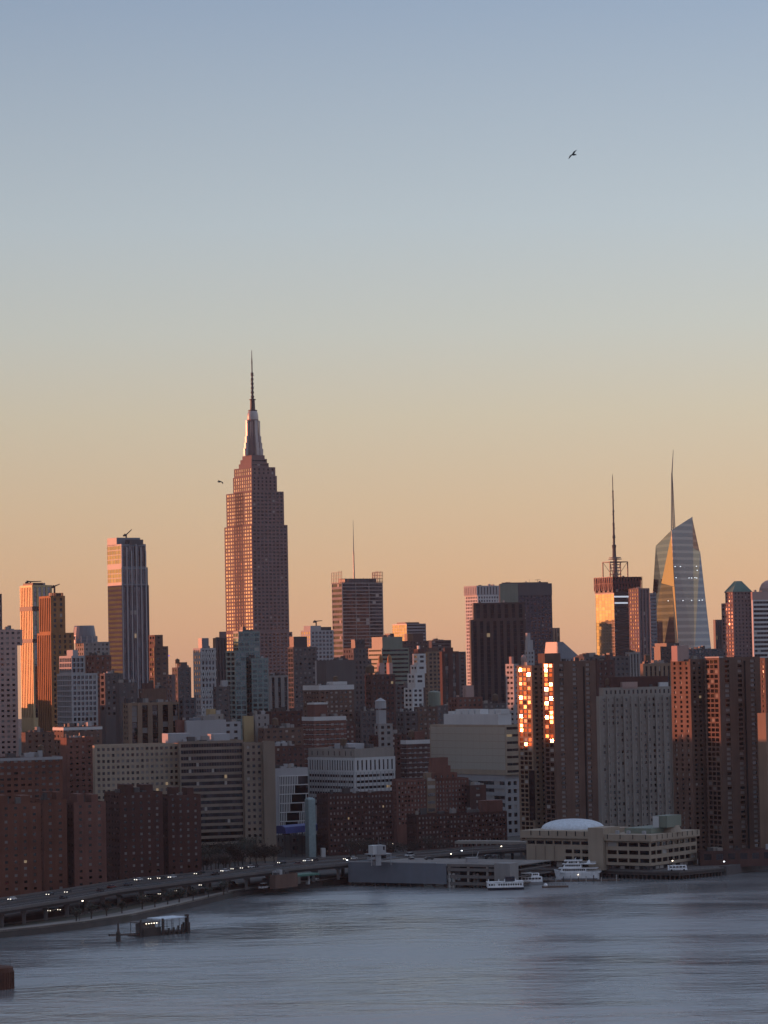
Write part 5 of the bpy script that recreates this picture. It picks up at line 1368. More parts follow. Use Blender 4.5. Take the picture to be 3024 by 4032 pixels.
b.tier(1463, 1505, 1584, 2508, 'green_panel', None, None, z0='prev', dd=3); b.boxp('roof_plant', 'dark_metal', .5, .2, .7, .7, 3); b.finish()
b = B('gold_box_tower', 'boxy tower whose left face glows solid orange-gold above the olive office block', 4000, cat='office tower')
b.tier(1544, 1601, 1677, 2456, 'mullion', cur(6, 4.2, 'curtain_sunset_gold', .9, .9), rib(4.2, .4, 4, 'curtain_dark'), yb=2560).boxp('roof_plant', 'dark_metal', .1, .2, .8, .8, 2)
b.finish()
b = B('brown_flat_block', 'plain dark brown flat topped block below the gold faced box tower', 3300, cat='office block')
b.tier(1560, 1586, 1688, 2524, 'dark_brown', None, pun(4, 4, .4, .4, 'w_dark'), yb=2640, dmin=30)
b.boxp('penthouse', 'dark_brown', .5, .2, .9, .8, 8); b.finish()
b = B('faint_lit_block', 'dark block with a faintly lit right half, left of the white gridded tower', 3500, cat='office block')
b.tier(1686, 1700, 1776, 2521, 'stone_dark', None, rib(4, .4, 4, 'w_blind'), yb=2640).finish()
b = B('white_stepped_tower', 'white stepped ziggurat apartment tower in the middle distance', 2300, cat='apartment tower')
sw_ = pun(4.6, 3.5, .62, .5, 'w_dark'); 
b.tier(1590, 1624, 1667, 2708, 'white_panel', sw_, sw_, yb=2800)
b.tier(1604, 1634, 1672, 2652, 'white_panel', sw_, sw_, z0='prev', dd=3)
b.tier(1616, 1642, 1678, 2618, 'white_panel', sw_, sw_, z0='prev', dd=5)
b.tier(1624, 1646, 1676, 2574, 'white_panel', sw_, sw_, z0='prev', dd=7); b.boxp('penthouse', 'brick_dark', .1, .1, .9, .9, 3.5); b.boxp('cupola', 'white_panel', .3, .3, .5, .6, 6); b.finish()
b = B('tan_grid_tower', 'tan gridded apartment tower behind the white stepped tower', 2500, cat='apartment tower')
b.tier(1672, 1684, 1738, 2566, 'brick_tan', pun(4, 3.3, .5, .5, 'w_dark'), pun(4.2, 3.3, .6, .55, 'w_dark'), yb=2780); b.boxp('penthouse', 'brick_brown', .1, .2, .8, .8, 3); b.finish()
b = B('twin_brick_tower', 'dark brick apartment tower with pale vertical lines, right of the tan grid tower', 2450, cat='apartment tower')
b.tier(1730, 1740, 1806, 2565, 'brick_dark', None, strp(6, 3.3, .4, 'w', rec=.4), yb=2760); b.boxp('penthouse', 'brick_dark', .2, .2, .7, .8, 3); b.finish()
b = B('dark_right_block', 'narrow dark block touching the left edge of the white gridded tower', 2650, cat='apartment block')
b.tier(1795, 1806, 1834, 2566, 'stone_dark', None, pun(4, 3.3, .5, .4, 'w'), yb=2740).finish()
b = B('silo_topped_block', 'stone block with a round fluted rooftop drum right of the white stepped tower', 2100, cat='building')
b.tier(1690, 1716, 1790, 2778, 'stone_dark', pun(4, 3.4, .5, .5, 'w'), pun(4, 3.4, .5, .5, 'w'), yb=2840)
lx, ly, zt, Wd, Dp = b.last; k = 2110 / F
mb = MB(); mb.lathe([(25 * k, zt - 1), (25 * k, zt + 8.5), (23 * k, zt + 9.5), (.5, zt + 10)], lx + Wd * .1, ly + Dp * .5, 16); mb.build('drum', 'green_panel', b.root); b.finish()

# ---------------------------------------------------------------- middle ground, centre
b = B('white_band_slab', 'dark grey brick slab with a white roof band above the banded red brick tower', 2000, cat='apartment block')
b.tier(1193, 1256, 1393, 2698, 'brick_brown', pun(3.6, 3.0, .5, .4, 'w_blind'), pun(3.6, 3.0, .55, .42, 'w_blind'), yb=2860); b.band('roof_band', 'white_panel', -3.2, 3.1); b.boxp('water_tank_cover', 'white_panel', .55, .3, .95, .7, 2.0); b.finish()
b = B('banded_brick_tower', 'red brick tower with thin white floor lines and white roof band above the striped hospital', 1900, cat='apartment block')
b.tier(1189, 1236, 1362, 2822, 'brick', pun(3.4, 3.0, .6, .45, 'w_blind'), pun(3.4, 3.0, .6, .45, 'w_blind'), yb=2980); b.band('roof_band', 'white_panel', -2.6, 2.5)
t0 = b.last
for i in range(10): b.band('floor_line', 'pale_grey', -5.2 - 3.0 * i, .3, .2)
b.boxp('penthouse', 'brick', .1, .2, .5, .8, 8.2); b.last = t0
lx, ly, zt, Wd, Dp = t0
mb = MB(); mb.prism([(lx + .1 * Wd - .2, ly + .2 * Dp - .2), (lx + .5 * Wd + .2, ly + .2 * Dp - .2), (lx + .5 * Wd + .2, ly + .8 * Dp), (lx + .1 * Wd - .2, ly + .8 * Dp)], zt + 7.4, zt + 8.5); mb.build('penthouse_cap', 'white_panel', b.root); b.finish()
b = B('brick_wing', 'darker brick block directly right of the banded red brick tower', 1930, cat='apartment block')
b.tier(1340, 1358, 1400, 2850, 'brick_dark', None, pun(3.6, 3.0, .55, .4, 'w_blind'), yb=2980).clutter(2).finish()
b = B('dark_loft_row', 'row of dark loft fronts left of the pale water tank house', 2000, cat='loft building')
b.tier(1396, 1420, 1500, 2800, 'stone_dark', pun(3.6, 3.6, .5, .5), pun(3.6, 3.6, .55, .5, 'w_dark'), yb=2950).clutter(3).finish()
b = B('tank_house_block', 'pale grey building with a round domed roof tank above the striped hospital', 1950, cat='building')
b.tier(1474, 1490, 1546, 2850, 'stone_grey', pun(4, 3.6, .5, .5), pun(4, 3.6, .5, .5), yb=2940)
b.tier(1480, 1492, 1520, 2796, 'pale_grey', None, None, z0='prev', dd=2); b.tank(.5, .6, 3.6, 4.6, 1.0, 'pale_grey'); b.finish()
b = B('low_dark_rows', 'dark low brick rows behind the right end of the striped hospital', 1950, cat='row building')
b.tier(1452, 1480, 1600, 2895, 'brick_deep', pun(3.6, 3.3, .5, .5), pun(3.6, 3.3, .5, .5, 'w_blind'), yb=2990).clutter(6).finish()
b = B('grey_brick_block', 'grey-brown brick block left of the tall beige glass hospital', 2050, cat='apartment block')
b.tier(1630, 1645, 1722, 2784, 'brick_brown', pun(3.6, 3.1, .5, .45, 'w_blind'), pun(3.6, 3.1, .55, .45, 'w_blind'), yb=2930).clutter(4).finish()
b = B('dim_brick_block', 'dim low brick block between the stepped tower foot and the grey-brown brick block', 2000, cat='apartment block')
b.tier(1560, 1590, 1644, 2802, 'stone_dark', pun(3.6, 3.1, .5, .45), pun(3.6, 3.1, .5, .45, 'w'), yb=2930).clutter(3).finish()
b = B('brick_penthouse_block', 'red-brown brick block with rooftop sheds catching orange light above the beige glass hospital', 1980, cat='apartment block')
b.tier(1764, 1800, 1900, 2746, 'brick', pun(3.6, 3.1, .5, .45), pun(3.6, 3.1, .5, .45, 'w'), yb=2830)
b.boxp('penthouse', 'pink_stone_glow', .4, .1, .7, .5, 7.5); b.clutter(6, 'pink_stone_glow').finish()
b = B('right_dim_block', 'dark low block between the beige glass hospital roof and the lattice lit narrow tower', 2000, cat='building')
b.tier(1880, 1900, 1996, 2770, 'stone_dark', pun(4, 3.3, .5, .45), pun(4, 3.3, .5, .45), yb=2860).clutter(6).finish()
b = B('small_banded_block', 'small brick block with white roof band and brick penthouse left of the beige glass hospital', 1900, cat='apartment block')
b.tier(1578, 1600, 1692, 2914, 'brick_dark', pun(3.4, 3.0, .6, .4, 'w_blind'), pun(3.4, 3.0, .55, .4, 'w_blind'), yb=3060); b.band('roof_band', 'white_panel', -2.6, 2.5)
t0 = b.last
for i in range(7): b.band('floor_line', 'pale_grey', -5.4 - 3.0 * i, .25, .2)
b.boxp('penthouse', 'brick', .4, .2, .85, .7, 5); b.finish()
b = B('striped_hospital', 'wide hospital block with white vertical panel stripes and dark window bands', 1800, cat='hospital')
sH = dict(k='p', bay=2.3, flo=4.6, ww=.5, wh=.5, g='w_dark', mg=.3, rec=.3, part='window')
b.r = R(40.0); b.ux, b.uy = Vector((math.cos(b.r), math.sin(b.r), 0)), Vector((-math.sin(b.r), math.cos(b.r), 0))
b.tier(1212, 1396, 1556, 3042, 'white_panel', rib(3.4, .45, 2.4, 'w_dark', rec=.25), rib(3.4, .45, 3, 'w_dark', rec=.25), yb=3140)
t1 = b.last
b.tier(1212, 1396, 1556, 2984, 'white_panel', strp(2.3, 7, .42, 'w_dark', rec=.3), strp(3.4, 7, .35, 'curtain_dark', rec=.3), z0='prev')
b.tier(1214, 1396, 1552, 2948, 'concrete', strp(5, 5, .15, 'w_dark', rec=.2), None, z0='prev', dd=.6, roof='roof_pale'); b.clutter(7, 'pale_grey'); b.boxp('roof_plant', 'pale_grey', .2, .3, .6, .6, 2.6)
lx, ly, zt, Wd, Dp = t1
mb = MB()
n = int(Dp / 2.4)
for i in range(n): mb.box(lx - .18, ly + Dp * (i + .3) / n, 1, lx + .02, ly + Dp * (i + .52) / n, zt)
n = int(Wd / 3.0)
for i in range(n): mb.box(lx + Wd * (i + .3) / n, ly - .18, 1, lx + Wd * (i + .5) / n, ly + .02, zt)
mb.build('panel_stripe', 'pale_grey', b.root); b.finish()
# tall beige hospital, sky reflection put into its glass colour
b = B('glass_hospital', 'large beige glass hospital tower, its broad flat left face mirroring the pale sunset sky', 1800, 38, 'hospital')
bg_ = rib(4.2, .95, 6, 'beige_sky_glass', rec=.05); br_ = pun(4.5, 4.2, .7, .5, 'w_dark')
b.tier(1692, 1990, 2066, 3068, 'pale_grey', rib(4.2, .5, 5, 'w_blind'), pun(5, 4.6, .55, .5, 'w_dark'), yb=3260)
b.tier(1692, 1990, 2066, 3052, 'pale_grey', rib(6, .85, 5, 'w_blind', nb=12), None, z0='prev', dd=1.5)
b.tier(1692, 1990, 2066, 2854, 'beige', bg_, rib(4.2, .35, 4, 'curtain_dark'), z0='prev', roof='roof_pale')
lx, ly, zt, Wd, Dp = b.last
# rooftop: white block with row of lit boxes; left end of the roof lies at y = ly + Dp
mb = MB(); mb.box(lx + Wd * .12, ly + Dp * .12, zt - .9, lx + Wd * .8, ly + Dp * .84, zt + 6.2); mb.build('roof_house', 'white_panel', b.root)
for k, (a, w) in enumerate(((.80, .05), (.70, .055), (.61, .055), (.52, .055), (.44, .05), (.26, .055), (.17, .055))):
    mb = MB(); mb.box(lx + Wd * .25, ly + Dp * (a - w), zt + 6.2, lx + Wd * .7, ly + Dp * (a + w * .2), zt + 9.0 - (k == 0) * 1.2); mb.build('cooling_tower', 'white_panel', b.root)
b.clutter(3, 'pale_grey', 1.5); b.finish()
# brick clinic group
wb = pun(1.95, 2.45, .5, .5, 'w_pale')
b = B('long_brick_wing', 'long dark red brick wing with rows of pale windows behind the white control building', 1650, 24, 'hospital wing')
b.tier(1246, 1290, 1548, 3127, 'brick_deep', pun(2.1, 2.85, .45, .42, 'w_pale'), pun(2.03, 2.85, .48, .42, 'w_pale'), yb=3330).clutter(3).finish()
b = B('brick_clinic', 'tall red brick hospital with pale window rows, light stair strip and stepped brick top', 1720, 24, 'hospital')
b.tier(1542, 1560, 1845, 3072, 'brick', wb, pun(1.95, 2.45, .52, .5, 'w_pale'), yb=3220, dmin=26)
lx, ly, zt, Wd, Dp = b.last
mb = MB(); mb.box(lx + Wd * .415, ly - .5, 2, lx + Wd * .535, ly + 4, zt + 3.5); mb.build('stair_tower', 'brick_tan', b.root)
for i in range(9):
    mb = MB(); mb.box(lx + Wd * .425, ly - .62, zt - 1 - 4.3 * i, lx + Wd * .525, ly - .48, zt - .0 - 4.3 * i + .8); mb.build('stair_window', 'w_blind', b.root)
b.tier(1682, 1700, 1800, 3044, 'brick', None, pun(4, 3.4, .3, .4, 'w'), z0='prev', dd=8)
b.tier(1686, 1700, 1774, 3016, 'brick', None, None, z0='prev', dd=9)
b.tier(1688, 1702, 1764, 2984, 'brick', None, None, z0='prev', dd=10)
b.finish()
b = B('brick_side_wing', 'dark plain brick side wing to the right of the tall brick hospital', 1730, 24, 'hospital wing')
b.tier(1836, 1850, 1914, 3092, 'brick_dark', None, pun(6, 3.6, .3, .35, 'w_blind'), yb=3240, dmin=16).clutter(2).finish()
b = B('front_brick_wing', 'low front brick wing with square pale windows left of the domed school', 1640, 24, 'hospital wing')
b.tier(1600, 1640, 1996, 3208, 'brick_deep', pun(2.1, 2.55, .45, .42, 'w'), pun(2.07, 2.55, .5, .45, 'w_pale'), yb=3330, dmin=14)
b.clutter(3); b.boxp('penthouse', 'brick', .78, .2, .98, .8, 5.8); b.finish()
# lattice facade building, left of the striped hospital
b = B('lattice_clinic', 'grey clinic with offset white window frames stepping across dark glass', 1700, 24, 'hospital')
b.tier(1040, 1072, 1212, 3026, 'pale_grey', None, None, roof='roof')
lx, ly, zt, Wd, Dp = b.last
fl_h = 5.0; nfl = 9
for i in range(nfl):
    z1 = zt - 4.6 - fl_h * i; z0_ = z1 - fl_h + .5
    x0, x1 = lx + Wd * .18, lx + Wd * .995
    g = MB(); nps = 14
    for k in range(nps): g.quad((x0 + (x1 - x0) * k / nps, ly - .06, z0_), (x0 + (x1 - x0) * (k + 1) / nps, ly - .06, z0_), (x0 + (x1 - x0) * (k + 1) / nps, ly - .06, z1), (x0 + (x1 - x0) * k / nps, ly - .06, z1))
    g.build('window_band', 'w_dark', b.root)
    m_ = MB(); e = .70 - .075 * i
    for k in range(17):
        f = .18 + .8 * k / 17
        if f < e or f > e + .34: m_.box(lx + Wd * f - .2, ly - .5, z0_, lx + Wd * f + .2, ly - .05, z1)
    m_.box(lx + Wd * .18, ly - .55, z1 - .02, lx + Wd * 1.0, ly - .03, z1 + .48); m_.build('window_frame', 'white_panel', b.root)
b.clutter(4, 'pale_grey'); b.finish()
# the big beige hospital slab
b = B('beige_hospital', 'long beige hospital slab with a punched window wing and a ribbon window wing', 1600, 18, 'hospital')
b.tier(364, 372, 708, 2936, 'beige', None, pun(2.57, 3.1, .55, .5, 'w'), yb=3170, dmin=24, roof='roof_pale')
b.tier(702, 706, 958, 2920, 'beige_dark', None, rib(3.3, .56, 1.4, 'w_dark', rec=.4), yb=3400, dmin=26, roof='roof_pale', dd=4)
t1 = b.last
b.clutter(6, 'pale_grey'); b.last = t1
b.boxp('penthouse', 'pale_grey', -.1, .4, .25, .9, 4); b.boxp('penthouse', 'pale_grey', .6, .3, .85, .8, 3.2)
b.tier(955, 960, 1036, 2926, 'beige_dark', None, pun(3.2, 3.3, .5, .45, 'w_dark'), yb=3330, dmin=20, dd=12)
b.tier(1030, 1036, 1082, 2920, 'beige_dark', None, None, dmin=20, dd=13, roof='roof_pale')
b.finish()
b = B('rooftop_plant_block', 'grey plant building with corrugated tanks above the beige hospital', 1780, cat='building')
b.tier(724, 734, 890, 2838, 'pale_grey', None, None, dmin=14, roof='roof_pale')
b.boxp('roof_plant', 'stone_grey', .45, .1, .75, .6, 2.5); b.boxp('tank', 'blue_grey', .2, .1, .4, .5, 1.5); b.finish()
b = B('red_end_block', 'small red-brown brick block left of the corrugated plant building', 1780, cat='apartment block')
b.tier(690, 698, 732, 2836, 'brick', None, None, dmin=12).finish()
b = B('white_window_midrise', 'grey block with square black windows right of the corrugated plant building', 1850, cat='building')
b.tier(868, 878, 948, 2842, 'pale_grey', None, pun(5, 4, .45, .4, 'w_dark'), yb=2900, dmin=14).clutter(2).finish()
b = B('tan_wall_block', 'small block with a plain mustard-tan wall above the beige hospital', 1860, cat='building')
b.tier(954, 960, 998, 2820, 'tan_wall', None, None, dmin=12).finish()
b = B('grey_shed_block', 'grey flat roofed block right of the mustard-tan wall', 1870, cat='building')
b.tier(994, 1004, 1060, 2813, 'stone_grey', None, pun(5, 4, .3, .4, 'w'), yb=2880, dmin=12).clutter(3, 'pale_grey').finish()
b = B('dark_courtyard_block', 'very dark block under the columned stone block, left of the banded red brick tower', 1950, cat='apartment block')
b.tier(1046, 1066, 1192, 2802, 'brick_deep', pun(4, 3.4, .4, .4), pun(4, 3.4, .45, .4, 'w_dark'), yb=2900, dmin=16).clutter(4).finish()
b = B('brown_terrace_block', 'low brown terrace roofs right of the beige hospital roof', 1850, cat='apartment block')
b.tier(1016, 1040, 1194, 2868, 'brick_brown', pun(4, 3.4, .4, .4), pun(4, 3.4, .45, .4, 'w_dark'), yb=2960, dmin=16).clutter(7, 'pale_grey').finish()
b = B('purple_brick_block', 'dark purple brick block above the grey lattice clinic', 1800, cat='apartment block')
b.tier(1064, 1080, 1200, 2938, 'brick_dark', None, pun(4, 3.3, .45, .4, 'w_dark'), yb=3040, dmin=14)
b.boxp('penthouse', 'pale_grey', .15, .2, .5, .6, 1.8); b.clutter(4, 'pale_grey').finish()
b = B('dim_midrise', 'dim dark block between the diamond lattice tower and the teal balcony tower', 2000, cat='apartment block')
b.tier(838, 852, 905, 2704, 'stone_dark', pun(4, 3.3, .5, .5, 'w_sun'), pun(4, 3.3, .5, .4, 'w'), yb=2800); b.boxp('penthouse', 'pale_grey', .5, .2, .9, .7, 4); b.finish()
b = B('roof_lit_block', 'small block with a beige roof house at the foot of the diamond lattice tower', 1820, cat='building')
b.tier(816, 824, 880, 2812, 'concrete', None, pun(5, 3.6, .3, .4, 'w'), yb=2850, dmin=10); b.boxp('penthouse', 'tan_wall', .1, .1, .5, .6, 3); b.finish()

# ---------------------------------------------------------------- right hand skyline
b = B('white_grid_tower', 'tower with a bright white window grid and an orange lit crown of pointed fins', 3600, cat='skyscraper')
wg = pun(3.6, 4.0, .58, .6, 'curtain_dark', rec=.6)
b.tier(1832, 1880, 1986, 2344, 'white_panel', wg, pun(3.4, 4.0, .6, .6, 'curtain_dark', rec=.5), yb=2780)
b.tier(1826, 1876, 1986, 2306, 'pale_grey', strp(4, 14, .3, 'w_dark', rec=1), strp(4, 14, .3, 'w_dark', rec=1), z0='prev'); b.finish()
b = B('brown_slab_tower', 'broad dark brown slab tower standing before the white gridded tower', 3000, 7, cat='office tower')
b.tier(1848, 1853, 2070, 2440, 'dark_brown', None, strp(7, 4, .5, 'w_black', rec=.5), yb=2790, dmin=40)
b.tier(1860, 1865, 2066, 2374, 'dark_brown', None, strp(7, 4, .5, 'w_black', rec=.5), z0='prev', dd=2, dmin=36); b.finish()
b = B('grey_green_tower', 'large grey-green tower with a flat plain top rising behind the dark brown slab', 3400, 12, cat='office tower')
b.tier(1964, 1968, 2172, 2300, 'blue_dark', None, pun(4, 4, .5, .5, 'w_dark'), yb=2640, dmin=40)
t0 = b.last; lx, ly, zt, Wd, Dp = t0
mb = MB(); mb.box(lx - .2, ly - .5, zt - 120, lx + Wd * .345, ly + .0, zt + .4); mb.build('left_face_panel', 'green_panel', b.root)  # flat panel stands in for the tower's lighter left face
mb = MB(); mb.box(lx + Wd * .35, ly - .4, zt - 13, lx + Wd + .2, ly + .0, zt + .2); mb.build('crown_band', 'mullion_dark', b.root)
b.tier(1974, 1978, 2158, 2294, 'mullion_dark', None, None, z0='prev', dd=3, dmin=30)
lx, ly, zt, Wd, Dp = b.last
mb = MB(); mb.bar((lx + Wd * .8, ly + 5, zt - 1), (lx + Wd * .8, ly + 5, zt + 3), .3, .3); mb.bar((lx + Wd * .74, ly + 5, zt + 2.6), (lx + Wd * .86, ly + 5, zt + 3), .25, .2); mb.build('window_cleaning_arm', 'steel_dark', b.root); b.finish()
b = B('tan_corner_tower', 'narrow tan office tower peeking out right of the grey-green tower', 3600, cat='office tower')
b.tier(2160, 2180, 2204, 2472, 'brick_tan', None, strp(4, 4, .4, 'w_dark'), yb=2560); b.finish()
b = B('hip_roof_block', 'grey block with a sloping angular roof behind the glaring brick tower', 2600, cat='building')
b.tier(2142, 2210, 2290, 2590, 'blue_grey', pun(4, 3.8, .4, .4), pun(4, 3.8, .4, .4), yb=2680)
lx, ly, zt, Wd, Dp = b.last
hz_ = P(2210, 2527, 2600).z - 3
mb = MB(); a = [(lx, ly), (lx + Wd, ly), (lx + Wd, ly + Dp), (lx, ly + Dp)]
mb.prism(a, zt - .9, hz_, pts1=[(lx + .02 * Wd, ly + .25 * Dp), (lx + .18 * Wd, ly + .1 * Dp), (lx + .2 * Wd, ly + .9 * Dp), (lx + .02 * Wd, ly + .9 * Dp)]); mb.build('hip_roof', 'blue_grey', b.root)
b.boxp('penthouse', 'pale_grey', -.2, .1, .3, .6, 4); b.finish()
b = B('stepped_white_pinnacle', 'small pale stepped pinnacle in front of the dark brown slab', 2400, cat='tower')
b.tier(2066, 2076, 2104, 2560, 'pale_grey', pun(3, 3.4, .5, .5), pun(3, 3.4, .5, .5), yb=2640)
b.tier(2068, 2077, 2098, 2520, 'pale_grey', None, None, z0='prev', dd=2); b.tier(2069, 2076, 2088, 2492, 'pale_grey', None, None, z0='prev', dd=3); b.finish()
b = B('red_lit_narrow_tower', 'narrow whitish tower with reddish sunlit upper floors left of the glaring brick tower', 1900, cat='apartment tower')
b.tier(1990, 2022, 2042, 2614, 'pale_grey', pun(4, 3.2, .7, .45, 'w_sun'), pun(4, 3.2, .4, .4, 'w_sun'), yb=2850); b.boxp('chimney', 'pink_stone_glow', .1, .3, .5, .6, 4.5); b.finish()
b = B('domed_water_house', 'small arched rooftop tower glowing pink left of the rooftop of the glaring brick tower', 1900, cat='tower')
b.tier(2052, 2064, 2072, 2595, 'pink_stone_glow', None, None, dmin=2)
lx, ly, zt, Wd, Dp = b.last
mb = MB(); mb.lathe([(Dp * .5, zt - 1), (Dp * .48, zt + 1.0), (Dp * .3, zt + 2.2), (.05, zt + 2.8)], lx + Wd / 2, ly + Dp / 2, 12); mb.build('dome', 'pink_stone_glow', b.root); b.finish()
b = B('low_dark_skyline_row', 'low dark row of roofs between the sloping roof block and the gold mirrored tower', 2300, cat='office block')
b.tier(2258, 2300, 2480, 2586, 'stone_dark', pun(4, 3.8, .5, .5), pun(4, 3.8, .5, .45, 'w_dark'), yb=2700, dmin=30).clutter(7).finish()

# broadcast tower with gold mirror face
b = B('gold_mirror_tower', 'office tower with a blazing gold mirrored face, red lattice crown and tall striped antenna', 3900, cat='skyscraper')
b.tier(2344, 2417, 2520, 2334, 'mullion_dark', cur(7, 4.1, 'curtain_sunset_gold', .97, .93), rib(4.1, .5, 4, 'curtain_dark'), yb=2600)
b.tier(2340, 2412, 2525, 2272, 'dark_metal', strp(9, 4, .5, 'w_dark', rec=1.5), rib(7, .5, 4, 'w_dark'), z0='prev', dd=-1)
lx, ly, zt, Wd, Dp = b.last
m_ = MB(); m_.box(lx + Wd * .04, ly - .5, zt - 26, lx + Wd * .9, ly - .05, zt - 24); m_.build('sign_light', 'strip_cool', b.root)
m_ = MB(); m_.box(lx + Wd * .05, ly - .6, zt - 34, lx + Wd * .5, ly - .05, zt - 32); m_.build('light_strip', 'strip_cool', b.root)
for A_, B_, in (((lx - .6, ly - .6), (lx + Wd + .6, ly - .6)), ((lx - .6, ly + Dp), (lx - .6, ly - .6))):
    m_ = MB(); A_, B_ = Vector((*A_, 0)), Vector((*B_, 0))
    for i in range(11):
        p, q = A_.lerp(B_, i / 10), A_.lerp(B_, min(1, (i + 1) / 10))
        m_.bar((p.x, p.y, zt - 17), (p.x, p.y, zt + .5), .4); 
        if i < 10: m_.bar((p.x, p.y, zt - 17), (q.x, q.y, zt), .3); m_.bar((p.x, p.y, zt), (q.x, q.y, zt), .35); m_.bar((p.x, p.y, zt - 8), (q.x, q.y, zt - 8), .3)
    m_.build('crown_lattice', 'red_steel', b.root)
k = 3905 / F
ccx, ccy = lx + Wd * .42, ly + Dp * .5
def hz2(py): return P(2428, py, 3915).z - 3
m_ = MB()
fx = 42 * k
for sx in (-1, 1):
    for sy in (-1, 1): m_.bar((ccx + sx * fx, ccy + sy * fx * .6, zt - 1), (ccx + sx * fx, ccy + sy * fx * .6, hz2(2212)), .8)
for sy in (-1, 1): m_.bar((ccx - fx, ccy + sy * fx * .6, hz2(2212)), (ccx + fx, ccy + sy * fx * .6, hz2(2212)), .8); m_.bar((ccx - fx, ccy + sy * fx * .6, hz2(2212)), (ccx - fx * .2, ccy, zt), .35); m_.bar((ccx + fx, ccy + sy * fx * .6, hz2(2212)), (ccx + fx * .2, ccy, zt), .35)
for sx in (-1, 1): m_.bar((ccx + sx * fx, ccy - fx * .6, hz2(2212)), (ccx + sx * fx, ccy + fx * .6, hz2(2212)), .7)
m_.build('antenna_frame', 'steel_dark', b.root)
m_ = MB()
for i, (y, r) in enumerate(((2262, 24), (2248, 20), (2236, 22), (2224, 18), (2215, 20), (2202, 27), (2196, 24))):
    m_.lathe([(r * k, hz2(y)), (r * k, hz2(y - 3)), (r * .4 * k, hz2(y - 4))], ccx, ccy, 12)
m_.cyl(ccx, ccy, zt - 1, hz2(2195), 10 * k, 8 * k, 8); m_.build('dish_platform', 'steel', b.root)
m_ = MB(); prof = [(8, 2196), (7, 2160), (9, 2146), (4.5, 2142), (4.5, 2118), (6.5, 2116), (4, 2100), (4, 2062), (5.5, 2060), (3.2, 2058), (3.2, 2014), (4.5, 2012), (2.8, 2008), (2.6, 1936), (3.6, 1932), (1.6, 1928), (1.5, 1880), (.5, 1864)]
m_.lathe([(r * k, hz2(y)) for r, y in prof], ccx - 1, ccy, 8); m_.build('antenna', 'steel_dark', b.root)
m_ = MB()
for i in range(16):
    y = 2150 - i * 14; a = i * 2.4; m_.bar((ccx - 1, ccy, hz2(y)), (ccx - 1 + math.cos(a) * 7 * k, ccy + math.sin(a) * 7 * k, hz2(y)), .35)
m_.build('antenna_element', 'steel', b.root); b.finish()
b = B('orange_grid_tower', 'slim tower with orange-red lit window grid beside the gold mirrored tower', 3300, cat='office tower')
b.tier(2474, 2514, 2557, 2316, 'limestone', pun(4.6, 4.0, .6, .55, 'w_sun', rec=.4), strp(4.2, 4, .5, 'curtain_dark', rec=.7), yb=2620)
lx, ly, zt, Wd, Dp = b.last
m_ = MB(); m_.bar((lx + Wd * .4, ly + 4, zt - 1), (lx + Wd * .4, ly + 4, zt + 9), .4, .2); m_.build('mast', 'steel_dark', b.root); b.finish()
b = B('blue_grey_flank_tower', 'blue-grey tower tucked between the orange lit grid tower and the faceted glass tower', 3450, cat='office tower')
b.tier(2545, 2558, 2584, 2336, 'blue_grey', None, rib(4, .5, 4, 'curtain_dark'), yb=2580); b.finish()
b = B('pale_rib_block', 'small pale block with vertical ribs in front of the orange lit grid tower', 2450, cat='office block')
b.tier(2462, 2478, 2520, 2568, 'stone_grey', strp(3.2, 3.8, .4, 'w_dark'), strp(3.2, 3.8, .4, 'w_dark', rec=.6), yb=2680); b.finish()

# faceted glass tower with spire: folded facets, each its own glass part
ft = P(2646, 2300, 3800)
fr = empty('faceted_glass_tower', (ft.x, ft.y, 3.0), 0, 'faceted crystal-like glass tower with a slanted peak and tall lattice spire', 'skyscraper', CITY)
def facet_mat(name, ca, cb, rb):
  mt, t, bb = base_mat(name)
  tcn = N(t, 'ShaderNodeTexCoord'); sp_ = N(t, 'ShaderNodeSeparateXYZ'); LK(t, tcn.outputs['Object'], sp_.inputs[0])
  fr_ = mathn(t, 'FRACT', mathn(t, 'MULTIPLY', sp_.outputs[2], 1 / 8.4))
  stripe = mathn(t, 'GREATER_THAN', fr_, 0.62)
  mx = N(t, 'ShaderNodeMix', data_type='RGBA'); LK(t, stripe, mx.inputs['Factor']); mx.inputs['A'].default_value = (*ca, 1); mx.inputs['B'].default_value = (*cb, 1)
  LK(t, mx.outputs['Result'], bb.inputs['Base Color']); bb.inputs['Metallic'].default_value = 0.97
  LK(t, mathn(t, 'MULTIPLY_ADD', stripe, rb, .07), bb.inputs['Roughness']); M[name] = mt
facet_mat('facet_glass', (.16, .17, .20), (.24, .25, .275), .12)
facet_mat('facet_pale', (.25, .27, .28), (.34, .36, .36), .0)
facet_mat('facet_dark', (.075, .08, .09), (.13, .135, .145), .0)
def fp(px, py, d): return P(px, py, d) - fr.location
A0, A1, A2 = fp(2582, 2149, 3850), fp(2644, 2087, 3800), fp(2727, 2034, 3830)
gz = lambda v, py: Vector((v.x, v.y, 0))
base_l = fp(2556, 2560, 3856); base_c = fp(2670, 2540, 3796); base_r = fp(2800, 2552, 3840)
sh_t, sh_b = fp(2729, 2160, 3834), fp(2757, 2171, 3852)
bl0, bc0, br0 = [Vector((v.x, v.y, 0)) for v in (base_l, base_c, base_r)]
T_, BL_, BR_ = fp(2643, 2108, 3800.8), fp(2604, 2296, 3828), fp(2655, 2310, 3798.5)
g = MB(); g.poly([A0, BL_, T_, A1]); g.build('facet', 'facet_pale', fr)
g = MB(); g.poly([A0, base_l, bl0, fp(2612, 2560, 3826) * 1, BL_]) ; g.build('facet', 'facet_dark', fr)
nv = Vector((-.8, -.6, 0)) * 1.2
